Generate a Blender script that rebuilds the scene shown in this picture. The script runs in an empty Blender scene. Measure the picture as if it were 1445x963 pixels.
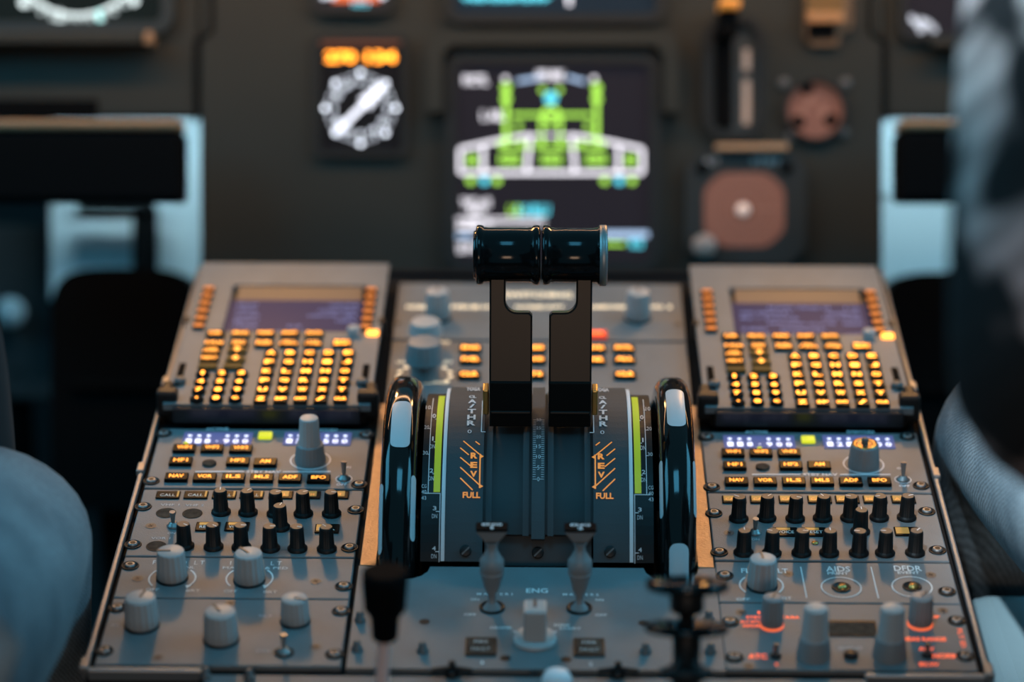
import bpy, bmesh, math, random
from mathutils import Vector, Matrix
random.seed(7)
PI = math.pi
sc = bpy.context.scene
COL = sc.collection
# ------------------------------------------------------------------ camera model (measured from the photograph)
F, CX, CY = 3885.0, 722.5, 481.5
v_ = Vector((57.5, -1836.5, F)).normalized()
uy = .006
uz = -(v_.x + v_.y * uy) / v_.z
u_ = Vector((1, uy, uz)).normalized()
w_ = u_.cross(v_)
if w_.y > 0: w_ = -w_
def ray(px, py): return Vector(((px - CX) / F, (py - CY) / F, 1.0))
O_ = ray(756, 950) * 1.545
SLOPE = math.radians(7.3)
PZ = .60
M = Matrix.Translation((0, 0, PZ)) @ Matrix.Rotation(SLOPE, 4, 'X')        # pedestal frame -> world
def to_ped(p): q = p - O_; return Vector((q.dot(u_), q.dot(v_), q.dot(w_)))
def P(px, py, h=0.0):                                                    # a point of the pedestal plane
    r = ray(px, py); o = O_ + w_ * h
    return to_ped(r * (o.dot(w_) / r.dot(w_)))
def PD(px, py, d): return to_ped(ray(px, py) * d)                        # a point at a given distance
CAMP = to_ped(Vector((0, 0, 0)))
DIRS = [to_ped(Vector(e)) - CAMP for e in ((1, 0, 0), (0, 1, 0), (0, 0, 1))]
RIGHT, UP, FWD = DIRS[0], -DIRS[1], DIRS[2]
camM = Matrix(((RIGHT.x, UP.x, -FWD.x, CAMP.x), (RIGHT.y, UP.y, -FWD.y, CAMP.y), (RIGHT.z, UP.z, -FWD.z, CAMP.z), (0, 0, 0, 1)))
cd = bpy.data.cameras.new('camera'); cam = bpy.data.objects.new('camera', cd); COL.objects.link(cam)
cam.matrix_world = M @ camM
cd.sensor_width = 36; cd.lens = F / 1445 * 36; cd.clip_start = .05; cd.clip_end = 40
cd.dof.use_dof = True; cd.dof.focus_distance = 1.695; cd.dof.aperture_fstop = 2.75
sc.camera = cam
sc.view_settings.view_transform = 'Standard'
try: sc.view_settings.look = 'None'
except Exception: pass
sc.view_settings.gamma = 1; sc.view_settings.exposure = 0.0; sc.view_settings.use_curve_mapping = False
# main panel frame: a right, b up, c towards the viewer
DP = 2.25
panM = M @ Matrix(((RIGHT.x, UP.x, -FWD.x, (CAMP + FWD * DP).x), (RIGHT.y, UP.y, -FWD.y, (CAMP + FWD * DP).y), (RIGHT.z, UP.z, -FWD.z, (CAMP + FWD * DP).z), (0, 0, 0, 1)))
def A(px, py, h=0.0): return Vector(((px - CX) / F * (DP - h), -(py - CY) / F * (DP - h), h))

# ------------------------------------------------------------------ materials
def mat(name, col, rough=.5, metal=0., spec=.5, emit=None, es=0., bump=0., bscale=400., var=0., vscale=60., coat=0.):
    m = bpy.data.materials.new(name); m.use_nodes = True
    nt = m.node_tree; b = nt.nodes['Principled BSDF']
    b.inputs['Base Color'].default_value = (*col, 1); b.inputs['Roughness'].default_value = rough
    b.inputs['Metallic'].default_value = metal; b.inputs['Specular IOR Level'].default_value = spec
    b.inputs['Coat Weight'].default_value = coat
    if emit: b.inputs['Emission Color'].default_value = (*emit, 1); b.inputs['Emission Strength'].default_value = es
    if bump or var:
        tc = nt.nodes.new('ShaderNodeTexCoord')
        if bump:
            n = nt.nodes.new('ShaderNodeTexNoise'); n.inputs['Scale'].default_value = bscale; n.inputs['Detail'].default_value = 3
            bp = nt.nodes.new('ShaderNodeBump'); bp.inputs['Strength'].default_value = bump; bp.inputs['Distance'].default_value = .0006
            nt.links.new(tc.outputs['Object'], n.inputs['Vector']); nt.links.new(n.outputs['Fac'], bp.inputs['Height']); nt.links.new(bp.outputs['Normal'], b.inputs['Normal'])
        if var:
            n2 = nt.nodes.new('ShaderNodeTexNoise'); n2.inputs['Scale'].default_value = vscale; n2.inputs['Detail'].default_value = 6
            r = nt.nodes.new('ShaderNodeValToRGB')
            r.color_ramp.elements[0].position = .3; r.color_ramp.elements[1].position = .7
            r.color_ramp.elements[0].color = (*[c * (1 - var) for c in col], 1); r.color_ramp.elements[1].color = (*[min(1, c * (1 + var)) for c in col], 1)
            nt.links.new(tc.outputs['Object'], n2.inputs['Vector']); nt.links.new(n2.outputs['Fac'], r.inputs['Fac']); nt.links.new(r.outputs['Color'], b.inputs['Base Color'])
    return m
def glow(name, col, s):
    return mat(name, (.02, .02, .02), .5, emit=col, es=s)
GREY = mat('panel_paint', (.150, .158, .160), .5, spec=.35, bump=.25, bscale=900, var=.10, vscale=35)
GREY2 = mat('quadrant_paint', (.050, .058, .062), .6, spec=.2, bump=.2, bscale=900)
STRIP = mat('bare_metal_strip', (.29, .20, .125), .42, .6, bump=.4, bscale=500, var=.15, vscale=120)
BODY = mat('pedestal_body', (.010, .011, .012), .7, spec=.05, bump=.2)
RIMM = mat('rim_metal', (.30, .30, .30), .38, .7)
BLACK = mat('black_plastic', (.007, .007, .007), .48, spec=.3, bump=.1)
MATTE = mat('matte_black', (.0022, .0024, .0026), .8, spec=.06)
GLOSS = mat('gloss_black', (.004, .004, .004), .09, spec=.32, coat=.08)
LEVER = mat('lever_black', (.006, .0058, .005), .28, spec=.12)
GRIP = mat('grip_black', (.004, .004, .004), .12, spec=.22)
KEYB = mat('key_black', (.008, .007, .006), .34, spec=.035)
KNOBG = mat('knob_grey', (.36, .35, .34), .45, bump=.1)
KNOBD = mat('knob_grey_darker', (.20, .20, .20), .45, bump=.1)
KTOP = mat('knob_top_warm_light', (.075, .06, .05), .5)  # warm light on black knob tops, put into a brown colour
WHITE = mat('white_paint', (.75, .75, .76), .5)
MARK = mat('white_mark', (.50, .52, .53), .35, spec=.3)
PALE = mat('pale_lettering', (.78, .78, .76), .6)
DIM = mat('dim_lettering', (.52, .52, .52), .6)
CREAM = mat('cream_lettering', (.85, .75, .58), .5, emit=(1, .75, .45), es=.9)
STEEL = mat('steel', (.30, .29, .28), .45, .8)
DSTEEL = mat('dark_steel', (.12, .12, .12), .5, .6)
HOLE = mat('hole_brown', (.07, .045, .032), .8, spec=.1, var=.4, vscale=200)
GOLD = mat('brass', (.55, .33, .10), .35, .9)
LIME = mat('lime_band', (.52, .62, .02), .5, emit=(.55, .66, .01), es=.18)
LEGEND = glow('amber_legend', (1.0, .33, .035), 2.8)
LEGENDM = glow('amber_key_legend', (1.0, .31, .03), 6.5)
LEGENDF = glow('amber_function_legend', (1.0, .33, .04), 4.2)
LEGEND2 = glow('amber_legend_soft', (1.0, .36, .06), 1.15)
SHEENW = mat('gold_sheen_paint', (.42, .23, .06), .4, spec=.2, emit=(1, .45, .1), es=.14)  # gold sheen on glossy key windows, put in as faintly glowing colour
AMBKEY = mat('amber_key', (.10, .055, .014), .5, spec=.1)
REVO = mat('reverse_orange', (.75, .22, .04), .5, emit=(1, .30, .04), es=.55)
REDL = glow('red_legend', (1.0, .14, .05), 1.5)
REDGL = glow('red_ring', (1.0, .15, .04), 1.0)
REDKEY = glow('red_key', (1.0, .12, .03), 3.2)
LED = glow('led_green_yellow', (.75, .80, .02), 1.0)
SEG = glow('segment_white', (.72, .78, 1.0), 2.0)
LCD = mat('lcd_blue', (.03, .04, .10), .6, spec=.08, emit=(.20, .25, .62), es=.42)
SEL = glow('select_key_legend', (1, .25, .025), 1.0)
MSCREEN = mat('mcdu_glass', (.02, .02, .045), .4, spec=.05, emit=(.10, .08, .20), es=.28)
MTEXT = glow('mcdu_text', (.20, .34, .85), .9)
PANEL = mat('main_panel_paint', (.027, .028, .023), .6, spec=.2, bump=.2, bscale=300, var=.08, vscale=8)
PANEL2 = mat('main_panel_paint_dark', (.030, .036, .036), .6, var=.08, vscale=8)
BEZEL = mat('bezel_dark', (.018, .020, .020), .6, spec=.2)
SCREEN = mat('screen_dark', (.010, .009, .011), .5, spec=.08, emit=(.16, .135, .19), es=.075)
SGREEN = glow('screen_green', (.36, .72, .07), 1.9)
SWHITE = glow('screen_white', (.80, .77, .84), 2.0)
SCYAN = glow('screen_cyan', (.09, .60, .75), 2.0)
SBLUE = glow('screen_blue_grey', (.36, .50, .72), 1.6)
DWHITE = glow('dial_white', (.80, .84, .95), 2.0)
DORANGE = glow('digit_orange', (1.0, .30, .02), 6.5)
DSCALE = mat('dial_pale_mark', (.5, .4, .35), .5, emit=(.5, .33, .25), es=.35)
DBROWN = mat('dial_brown', (.14, .06, .042), .55, emit=(.30, .10, .055), es=.27)
DBROWN2 = mat('dial_brown_mark', (.22, .11, .08), .55, emit=(.40, .15, .09), es=.3)
TRIMO = mat('lit_edge_brown', (.30, .18, .10), .5, spec=.2)  # warm light falling on edges, put into the brown
LIGHTG = mat('pale_board', (.52, .60, .62), .6, var=.06, vscale=4)
FLOORM = mat('floor_dark', (.022, .026, .028), .85, bump=.4, bscale=150)
SEATM = mat('seat_pale_cover', (.20, .29, .31), .85, bump=.5, bscale=120)
SEATD = mat('seat_dark', (.012, .014, .016), .8, bump=.3, bscale=200)
SKIN = mat('skin', (.50, .30, .22), .5)
HAIR = mat('hair_dark', (.02, .015, .012), .6)
JACKET = mat('jacket_dark', (.030, .026, .026), .85, bump=.3, bscale=300)
SHOE = mat('shoe_dark', (.02, .018, .016), .5)

def fabric_denim():
    m = mat('denim', (.12, .2, .28), .85); nt = m.node_tree; b = nt.nodes['Principled BSDF']
    tc = nt.nodes.new('ShaderNodeTexCoord')
    wv = nt.nodes.new('ShaderNodeTexWave'); wv.inputs['Scale'].default_value = 170; wv.inputs['Distortion'].default_value = 2.2; wv.inputs['Detail'].default_value = 2; wv.bands_direction = 'DIAGONAL'
    n = nt.nodes.new('ShaderNodeTexNoise'); n.inputs['Scale'].default_value = 9; n.inputs['Detail'].default_value = 5
    n2 = nt.nodes.new('ShaderNodeTexNoise'); n2.inputs['Scale'].default_value = 420; n2.inputs['Detail'].default_value = 2
    r = nt.nodes.new('ShaderNodeValToRGB'); r.color_ramp.elements[0].position = .36; r.color_ramp.elements[1].position = .64
    r.color_ramp.elements[0].color = (.052, .082, .10, 1); r.color_ramp.elements[1].color = (.21, .245, .26, 1)
    ml = nt.nodes.new('ShaderNodeMix'); ml.data_type = 'RGBA'; ml.blend_type = 'OVERLAY'; ml.inputs[0].default_value = .6
    ad = nt.nodes.new('ShaderNodeMath'); ad.operation = 'MULTIPLY_ADD'; ad.inputs[1].default_value = .5
    nt.links.new(tc.outputs['Object'], wv.inputs['Vector']); nt.links.new(tc.outputs['Object'], n.inputs['Vector']); nt.links.new(tc.outputs['Object'], n2.inputs['Vector'])
    nt.links.new(n.outputs['Fac'], r.inputs['Fac'])
    nt.links.new(wv.outputs['Fac'], ad.inputs[0]); nt.links.new(n2.outputs['Fac'], ad.inputs[2])
    nt.links.new(r.outputs['Color'], ml.inputs[6]); nt.links.new(ad.outputs[0], ml.inputs[7])
    nt.links.new(ml.outputs[2], b.inputs['Base Color'])
    bp = nt.nodes.new('ShaderNodeBump'); bp.inputs['Strength'].default_value = .3; bp.inputs['Distance'].default_value = .0006
    nt.links.new(ad.outputs[0], bp.inputs['Height']); nt.links.new(bp.outputs['Normal'], b.inputs['Normal'])
    return m
DENIM = fabric_denim()
def fabric_plaid():
    m = mat('plaid', (.1, .1, .1), .9); nt = m.node_tree; b = nt.nodes['Principled BSDF']; N = nt.nodes.new; L = nt.links.new
    tc = N('ShaderNodeTexCoord'); mp = N('ShaderNodeMapping'); mp.inputs['Rotation'].default_value = (.35, .5, .45); mp.inputs['Scale'].default_value = (1.0, 1.0, .62)
    L(tc.outputs['Object'], mp.inputs['Vector'])
    def ramp(src, p0, p1, lo, hi):
        r = N('ShaderNodeValToRGB'); r.color_ramp.elements[0].position = p0; r.color_ramp.elements[1].position = p1
        r.color_ramp.elements[0].color = lo; r.color_ramp.elements[1].color = hi; L(src, r.inputs['Fac']); return r.outputs['Color']
    n = N('ShaderNodeTexNoise'); n.inputs['Scale'].default_value = 24; n.inputs['Detail'].default_value = 1.5; n.inputs['Distortion'].default_value = .6; L(mp.outputs['Vector'], n.inputs['Vector'])
    n2 = N('ShaderNodeTexNoise'); n2.inputs['Scale'].default_value = 7; n2.inputs['Detail'].default_value = 1; L(tc.outputs['Object'], n2.inputs['Vector'])
    w = N('ShaderNodeTexWave'); w.bands_direction = 'Z'; w.inputs['Scale'].default_value = 26; w.inputs['Distortion'].default_value = .6; L(mp.outputs['Vector'], w.inputs['Vector'])
    tint = ramp(n2.outputs['Fac'], .42, .58, (.44, .41, .39, 1), (.44, .31, .29, 1))
    patch = ramp(n.outputs['Fac'], .46, .56, (.010, .013, .015, 1), (1, 1, 1, 1))  # dark blotches: shade of the folds put into the plaid colour
    line = ramp(w.outputs['Fac'], .3, .7, (.55, .55, .55, 1), (1.1, 1.1, 1.1, 1))
    a = N('ShaderNodeMix'); a.data_type = 'RGBA'; a.blend_type = 'MULTIPLY'; a.inputs[0].default_value = 1; L(tint, a.inputs[6]); L(patch, a.inputs[7])
    c = N('ShaderNodeMix'); c.data_type = 'RGBA'; c.blend_type = 'MULTIPLY'; c.inputs[0].default_value = .8; L(a.outputs[2], c.inputs[6]); L(line, c.inputs[7]); L(c.outputs[2], b.inputs['Base Color'])
    return m
PLAID = fabric_plaid()

# ------------------------------------------------------------------ mesh building
_tc = {}
def text_geo(s, bold=0.0):
    k = (s, bold)
    if k not in _tc:
        c = bpy.data.curves.new('t', 'FONT'); c.body = s; c.align_x = 'CENTER'; c.align_y = 'CENTER'; c.size = 1; c.resolution_u = 2
        c.offset = bold
        o = bpy.data.objects.new('t', c); COL.objects.link(o)
        me = o.to_mesh()
        vs = [v.co.copy() for v in me.vertices]; fs = [tuple(p.vertices) for p in me.polygons]
        o.to_mesh_clear(); bpy.data.objects.remove(o); bpy.data.curves.remove(c)
        if vs:
            xs = [v.x for v in vs]; ys = [v.y for v in vs]
            ox, oy = (min(xs) + max(xs)) / 2, (min(ys) + max(ys)) / 2
            vs = [Vector((v.x - ox, v.y - oy, 0)) for v in vs]
            _tc[k] = (vs, fs, max(xs) - min(xs), max(ys) - min(ys))
        else: _tc[k] = ([], [], 1, 1)
    return _tc[k]
class MB:
    def __init__(self): self.v = []; self.f = []; self.sm = []
    def add(self, vs, fs, smooth=False):
        b = len(self.v); self.v += [tuple(x) for x in vs]; self.f += [tuple(b + i for i in f) for f in fs]; self.sm += [smooth] * len(fs); return self
    def bm(self, bm, smooth=False, T=None):
        bm.verts.index_update()
        vs = [(T @ v.co if T else v.co).copy() for v in bm.verts]; fs = [[v.index for v in f.verts] for f in bm.faces]; bm.free(); return self.add(vs, fs, smooth)
    def box(self, c, s, bev=0., T=None, seg=2):
        bm = bmesh.new(); bmesh.ops.create_cube(bm, size=1)
        for v in bm.verts: v.co = Vector((v.co.x * s[0] , v.co.y * s[1], v.co.z * s[2]))
        if bev: bmesh.ops.bevel(bm, geom=bm.edges[:], offset=bev, segments=seg, affect='EDGES', profile=.5)
        for v in bm.verts: v.co += Vector(c)
        return self.bm(bm, False, T)
    def span(self, x0, x1, y0, y1, z0, z1, bev=0., T=None):
        return self.box(((x0 + x1) / 2, (y0 + y1) / 2, (z0 + z1) / 2), (abs(x1 - x0), abs(y1 - y0), abs(z1 - z0)), bev, T)
    def lathe(self, prof, c=(0, 0, 0), seg=32, flute=0, fd=.06, T=None, caps=True):
        vs = []; fs = []; n = len(prof)
        for k in range(seg):
            a = 2 * PI * k / seg
            for (r, z, *fl) in prof:
                q = r
                if flute and fl and fl[0]: q = r * (1 - fd * (.5 - .5 * math.cos(flute * a)))
                p = Vector((c[0] + q * math.cos(a), c[1] + q * math.sin(a), c[2] + z)); vs.append(T @ p if T else p)
        for k in range(seg):
            k2 = (k + 1) % seg
            for i in range(n - 1): fs.append((k * n + i, k2 * n + i, k2 * n + i + 1, k * n + i + 1))
        self.add(vs, fs, True)
        if caps:
            if prof[0][0] > 1e-6: self.add([vs[k * n] for k in range(seg)], [tuple(reversed(range(seg)))])
            if prof[-1][0] > 1e-6: self.add([vs[k * n + n - 1] for k in range(seg)], [tuple(range(seg))])
        return self
    def prism(self, poly, z0, z1, T=None):
        n = len(poly); vs = [Vector((x, y, z0)) for x, y in poly] + [Vector((x, y, z1)) for x, y in poly]
        if T: vs = [T @ v for v in vs]
        fs = [tuple(reversed(range(n))), tuple(range(n, 2 * n))] + [(i, (i + 1) % n, n + (i + 1) % n, n + i) for i in range(n)]
        return self.add(vs, fs)
    def plate(self, poly, z, T=None):
        vs = [Vector((x, y, z)) for x, y in poly]
        if T: vs = [T @ v for v in vs]
        return self.add(vs, [tuple(range(len(poly)))])
    def frame(self, x0, x1, y0, y1, t, z0, z1, r=0.):      # rounded rectangular ring
        o = rrect(x0, x1, y0, y1, r); i = rrect(x0 + t, x1 - t, y0 + t, y1 - t, max(r - t, r * .4))
        n = len(o); vs = [Vector((*p, z1)) for p in o] + [Vector((*p, z1)) for p in i] + [Vector((*p, z0)) for p in o] + [Vector((*p, z0)) for p in i]
        fs = []
        for k in range(n):
            j = (k + 1) % n
            fs += [(k, j, n + j, n + k), (2 * n + k, 2 * n + j, j, k), (n + k, n + j, 3 * n + j, 3 * n + k)]
        return self.add(vs, fs)
    def ring(self, c, r0, r1, z, seg=40, sx=1., a0=0., a1=2 * PI):
        vs = []; fs = []
        full = abs(a1 - a0 - 2 * PI) < 1e-6
        m = seg if full else seg + 1
        for k in range(m):
            a = a0 + (a1 - a0) * k / seg
            for r in (r0, r1): vs.append((c[0] + r * math.cos(a), c[1] + r * math.sin(a), z))
        for k in range(seg):
            j = (k + 1) % m; fs.append((2 * k, 2 * k + 1, 2 * j + 1, 2 * j))
        return self.add(vs, fs)
    def disc(self, c, r, z, seg=24):
        return self.add([(c[0] + r * math.cos(2 * PI * k / seg), c[1] + r * math.sin(2 * PI * k / seg), z) for k in range(seg)], [tuple(range(seg))])
    def line(self, p, q, wd, z):
        p = Vector(p[:2]); q = Vector(q[:2]); d = (q - p).normalized(); n = Vector((-d.y, d.x)) * wd / 2
        return self.add([(*(p - n), z), (*(q - n), z), (*(q + n), z), (*(p + n), z)], [(0, 1, 2, 3)])
    def tube(self, pts, r, seg=12):
        pts = [Vector(p) for p in pts]; vs = []; fs = []
        rs = r if isinstance(r, (list, tuple)) else [r] * len(pts)
        up = Vector((0, 0, 1))
        for i, p in enumerate(pts):
            d = (pts[min(i + 1, len(pts) - 1)] - pts[max(i - 1, 0)]).normalized()
            a = d.cross(up) if abs(d.dot(up)) < .95 else d.cross(Vector((1, 0, 0)))
            a.normalize(); b = d.cross(a)
            for k in range(seg): vs.append(p + (a * math.cos(2 * PI * k / seg) + b * math.sin(2 * PI * k / seg)) * rs[i])
        for i in range(len(pts) - 1):
            for k in range(seg):
                j = (k + 1) % seg; fs.append((i * seg + k, i * seg + j, (i + 1) * seg + j, (i + 1) * seg + k))
        self.add(vs, fs, True)
        self.add(vs[:seg], [tuple(reversed(range(seg)))]); self.add(vs[-seg:], [tuple(range(seg))]); return self
    def text(self, s, c, h, z, rot=0., sx=1., width=None, fn=None, bold=0.):
        vs, fs, W, H = text_geo(s, bold)
        if not vs: return self
        k = h / (.70 if H < .9 else H); k = h / H if len(s) > 0 else k
        kx = width / W if width else k * sx
        out = []
        for p in vs:
            x, y = p.x * kx, p.y * k
            x, y = x * math.cos(rot) - y * math.sin(rot), x * math.sin(rot) + y * math.cos(rot)
            out.append(fn(c[0] + x, c[1] + y) if fn else Vector((c[0] + x, c[1] + y, z)))
        return self.add(out, fs)
    def mesh(self, name, m):
        me = bpy.data.meshes.new(name); me.from_pydata(self.v, [], self.f); me.update()
        me.polygons.foreach_set('use_smooth', self.sm); me.materials.append(m)
        bm = bmesh.new(); bm.from_mesh(me); bmesh.ops.recalc_face_normals(bm, faces=bm.faces[:]) if not getattr(self, 'flat', False) else None; bm.to_mesh(me); bm.free()
        return me
    def build(self, name, m, parent=None, loc=None, rz=0.): return put(self.mesh(name, m), name, parent, loc, rz)
def rrect(x0, x1, y0, y1, r, n=5):
    if r <= 0: return [(x0, y0), (x1, y0), (x1, y1), (x0, y1)]
    out = []
    for cx, cy, a0 in ((x1 - r, y0 + r, -PI / 2), (x1 - r, y1 - r, 0), (x0 + r, y1 - r, PI / 2), (x0 + r, y0 + r, PI)):
        for k in range(n + 1): a = a0 + PI / 2 * k / n; out.append((cx + r * math.cos(a), cy + r * math.sin(a)))
    return out
def put(me, name, parent=None, loc=None, rz=0.):
    o = bpy.data.objects.new(name, me); COL.objects.link(o)
    if parent: o.parent = parent
    if loc is not None: o.location = loc
    if rz: o.rotation_euler = (0, 0, rz)
    return o
def tag(o, label=None, cat=None, group=None, kind=None):
    if label: o['label'] = label
    if cat: o['category'] = cat
    if group: o['group'] = group
    if kind: o['kind'] = kind
    return o
def thing(name, org, label, cat, group=None, frame=None):
    o = bpy.data.objects.new(name, None); COL.objects.link(o); o.empty_display_size = .02
    o.matrix_world = (frame or M) @ Matrix.Translation(org)
    return tag(o, label, cat, group)
MC = {}
def cached(key, fn, m):
    if key not in MC: MC[key] = fn().mesh('part_mesh', m)
    return MC[key]
# ---- small standard parts, all with their foot at z = 0
def screw_mesh(): return MB().lathe([(.0054, -.0002), (.0054, .0005), (.0048, .0009), (.0046, .0004), (.0, .0004)], seg=24).disc((0, 0), .00165, .00186, 20)
def screw(p, par):
    s = put(cached('screw', screw_mesh, BLACK), 'screw', par, (p.x, p.y, 0))
    put(cached('screw_head', lambda: MB().lathe([(.0030, .0003), (.0030, .0014), (.0024, .0018), (.0013, .0018), (.0011, .0008), (0, .0008)], seg=20), STEEL), 'screw_head', s)
def small_screw(p, par):
    s = put(cached('cross_screw', lambda: MB().ring((0, 0), .0027, .0033, .0003, 20).disc((0, 0), .0026, .00025), DSTEEL), 'cross_screw', par, (p.x, p.y, 0))
    put(cached('cross_slot', lambda: MB().line((-.0017, 0), (.0017, 0), .0007, .0005).line((0, -.0017), (0, .0017), .0007, .0005), BLACK), 'cross_slot', s, None, .5)
def black_knob(p, par, rz, h=.0158):
    def body(): return MB().lathe([(.0061, 0), (.0061, .0012), (.0052, .0022), (.0047, .0028, 1), (.0042, .0143, 1), (.0038, .0156), (.0036, .0158), (0, .0158)], seg=60, flute=15, fd=.07)
    k = put(cached('knob_black', body, BLACK), 'knob', par, (p.x, p.y, 0), rz)
    put(cached('warm_lit_top', lambda: MB().disc((0, 0), .0035, .01590), KTOP), 'warm_lit_top', k)
    put(cached('pointer_line', lambda: MB().line((.0003, 0), (.0036, 0), .0006, .01602), WHITE), 'pointer_line', k)
def grey_knob(p, par, rz, r=.0093, h=.019, m=KNOBG, gl=False):
    key = ('grey_knob_%d_%d' % (r * 1e5, h * 1e5),)
    def body(): return MB().lathe([(r * .93, .0012), (r, .0018, 1), (r * .965, h * .45, 1), (r * .90, h - .0014, 1), (r * .86, h - .0003), (r * .8, h), (0, h)], seg=96, flute=16, fd=.055)
    k = put(cached((key, m.name), body, m), 'knob', par, (p.x, p.y, 0), rz)
    put(cached((key, 'sk'), lambda: MB().lathe([(r * 1.04, 0), (r * 1.04, .0010), (r * .9, .0012), (0, .0012)], seg=40), REDGL if gl else BLACK), 'knob_base', k)
    put(cached((key, 'pt'), lambda: MB().span(0, r * .9, -.0007, .0007, h, h + .0004), DSTEEL), 'pointer_line', k)
    return k
def stack_knob(p, par, rz, r1, h1, r2, h2, m1=KNOBD, m2=KNOBG, upper=True):
    b = put(cached(('stack', r1, h1), lambda: MB().lathe([(r1 * 1.0, 0), (r1, .001, 1), (r1 * .88, h1 - .001, 1), (r1 * .82, h1), (0, h1)], seg=96, flute=24, fd=.04), m1), 'knob', par, (p.x, p.y, 0), rz)
    if upper:
        u = put(cached(('stacku', r2, h2), lambda: MB().lathe([(r2 * 1.16, h1), (r2 * 1.14, h1 + .001, 1), (r2, h2 - .0012, 1), (r2 * .93, h2 - .0002), (r2 * .85, h2), (0, h2)], seg=96, flute=18, fd=.05), m2), 'inner_knob', b)
    else:
        put(MB().lathe([(r1 * .78, h1), (r1 * .78, h1 + .0004), (r1 * .5, h1 + .0003), (r1 * .45, h1 - .003)], seg=32).mesh('inner_rim', GOLD), 'inner_rim', b)
        put(MB().lathe([(.0020, h1), (.0020, h1 + .0036), (.0016, h1 + .0042), (0, h1 + .0042)], seg=14).mesh('shaft', DSTEEL), 'shaft', b)
    return b
def toggle(p, par, h=.012, lean=.15):
    t = put(cached('switch_nut', lambda: MB().lathe([(.0042, 0), (.0042, .0012), (.0028, .0016), (.0026, .003), (0, .003)], seg=6), STEEL), 'toggle_switch', par, (p.x, p.y, 0))
    put(cached(('switch_bat', h, lean), lambda: MB().tube([(0, 0, .002), (0, math.sin(lean) * h * .5, h * .55), (0, math.sin(lean) * h, h)], [.0010, .0014, .0019], 12), STEEL), 'bat', t)
def key(par, p, s, legend, z=0., m=KEYB, lm=LEGEND, lh=None, name='key', kh=.0026, lines=None, wid=.62):
    k = put(cached(('key', round(s[0], 4), round(s[1], 4), kh, m.name), lambda: MB().box((0, 0, kh / 2), (s[0], s[1], kh), .0006), m), name, par, (p.x, p.y, z))
    if legend:
        ls = legend.split('\n'); b = MB(); n = len(ls)
        lh = lh or s[1] * (.5 if n == 1 else .30)
        for i, t in enumerate(ls):
            y = (n - 1) / 2 * lh * 1.35 - i * lh * 1.35
            ww = s[0] * min(wid + .12, .17 * max(1, len(t)) + .12)
            b.text(t, (0, y), lh, kh + .0001, width=ww, bold=.02)
        b.build('legend', lm, k)
    return k

# ================================================================== PEDESTAL
E_ = .253                                                     # half width of the console
ped = thing('pedestal', (0, 0, 0), 'wide dark grey console box carrying all the panels between the two seats', 'pedestal')
b = MB()
for s in (-1, 1):
    b.span(s * .104, s * .2515, .001, .558, -.012, -.0045)          # decks under the side panels
    b.span(s * .2515, s * E_, .0, .56, -.30, -.001)          # side skins
    b.span(s * .185, s * E_, -.003, .001, -.30, -.002)             # end skins
    b.span(s * .185, s * .19, -.14, -.003, -.30, -.006)
b.span(-.19, .19, -.14, .001, -.012, -.0045)
b.span(-.104, .104, .001, .095, -.012, -.0045)
b.span(-.104, .104, .336, .558, -.012, -.0045)
b.span(-.2515, .2515, .556, .562, -.30, -.001)
b.span(-.19, .19, -.142, -.138, -.30, -.006)
b.build('body', BODY, ped)
for s in (-1, 1):
    MB().box((s * .2535, .278, -.002), (.0032, .562, .008), .0012).build('rim', RIMM, ped)
    MB().box((s * .218, -.0015, -.002), (.068, .0035, .008), .0012).build('rim', RIMM, ped)
for s in (-1, 1):
    for vv in (.0, .235, .36): r2 = MB().box((s * .254, vv + .003, .001), (.005, .012, .005), .001).build('clip', STEEL, ped)
# rear cover plate on the near end
def studs(par, org, pts):
    for (px, py) in pts:
        p = P(px, py) - org
        s = put(cached('stud', lambda: MB().lathe([(.0034, 0), (.0034, .0015), (.0022, .002), (.0022, .0055), (.0016, .006), (0, .006)], seg=16), DSTEEL), 'stud', par, (p.x, p.y, 0))
org = Vector((0, -.068, 0))
rc = thing('cover_plate', org, 'grey cover plate at the near end of the console with two wing fasteners', 'cover plate')
poly = [(-.185, -.07), (.185, -.07), (.185, .0640), (-.195 + .01, .0640)]
MB().prism(poly, -.0040, -.0005).build('plate', GREY, rc)
for (px, py) in ((638, 952), (872, 953)):
    p = P(px, py) - org
    w = put(cached('wing_body', lambda: MB().lathe([(.0045, -.0005), (.0045, .003), (.003, .004), (0, .004)], seg=20), BLACK), 'wing_fastener', rc, (p.x, p.y, 0))
    put(cached('wing', lambda: MB().box((-.0068, -.0015, .005), (.011, .003, .003), .001, Matrix.Rotation(.25, 4, 'Z')).box((.0068, -.0015, .005), (.011, .003, .003), .001, Matrix.Rotation(-.25, 4, 'Z')).box((0, 0, .006), (.004, .004, .005), .001), BLACK), 'wing', w)
studs(rc, org, [(290, 956), (352, 958)])

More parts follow.
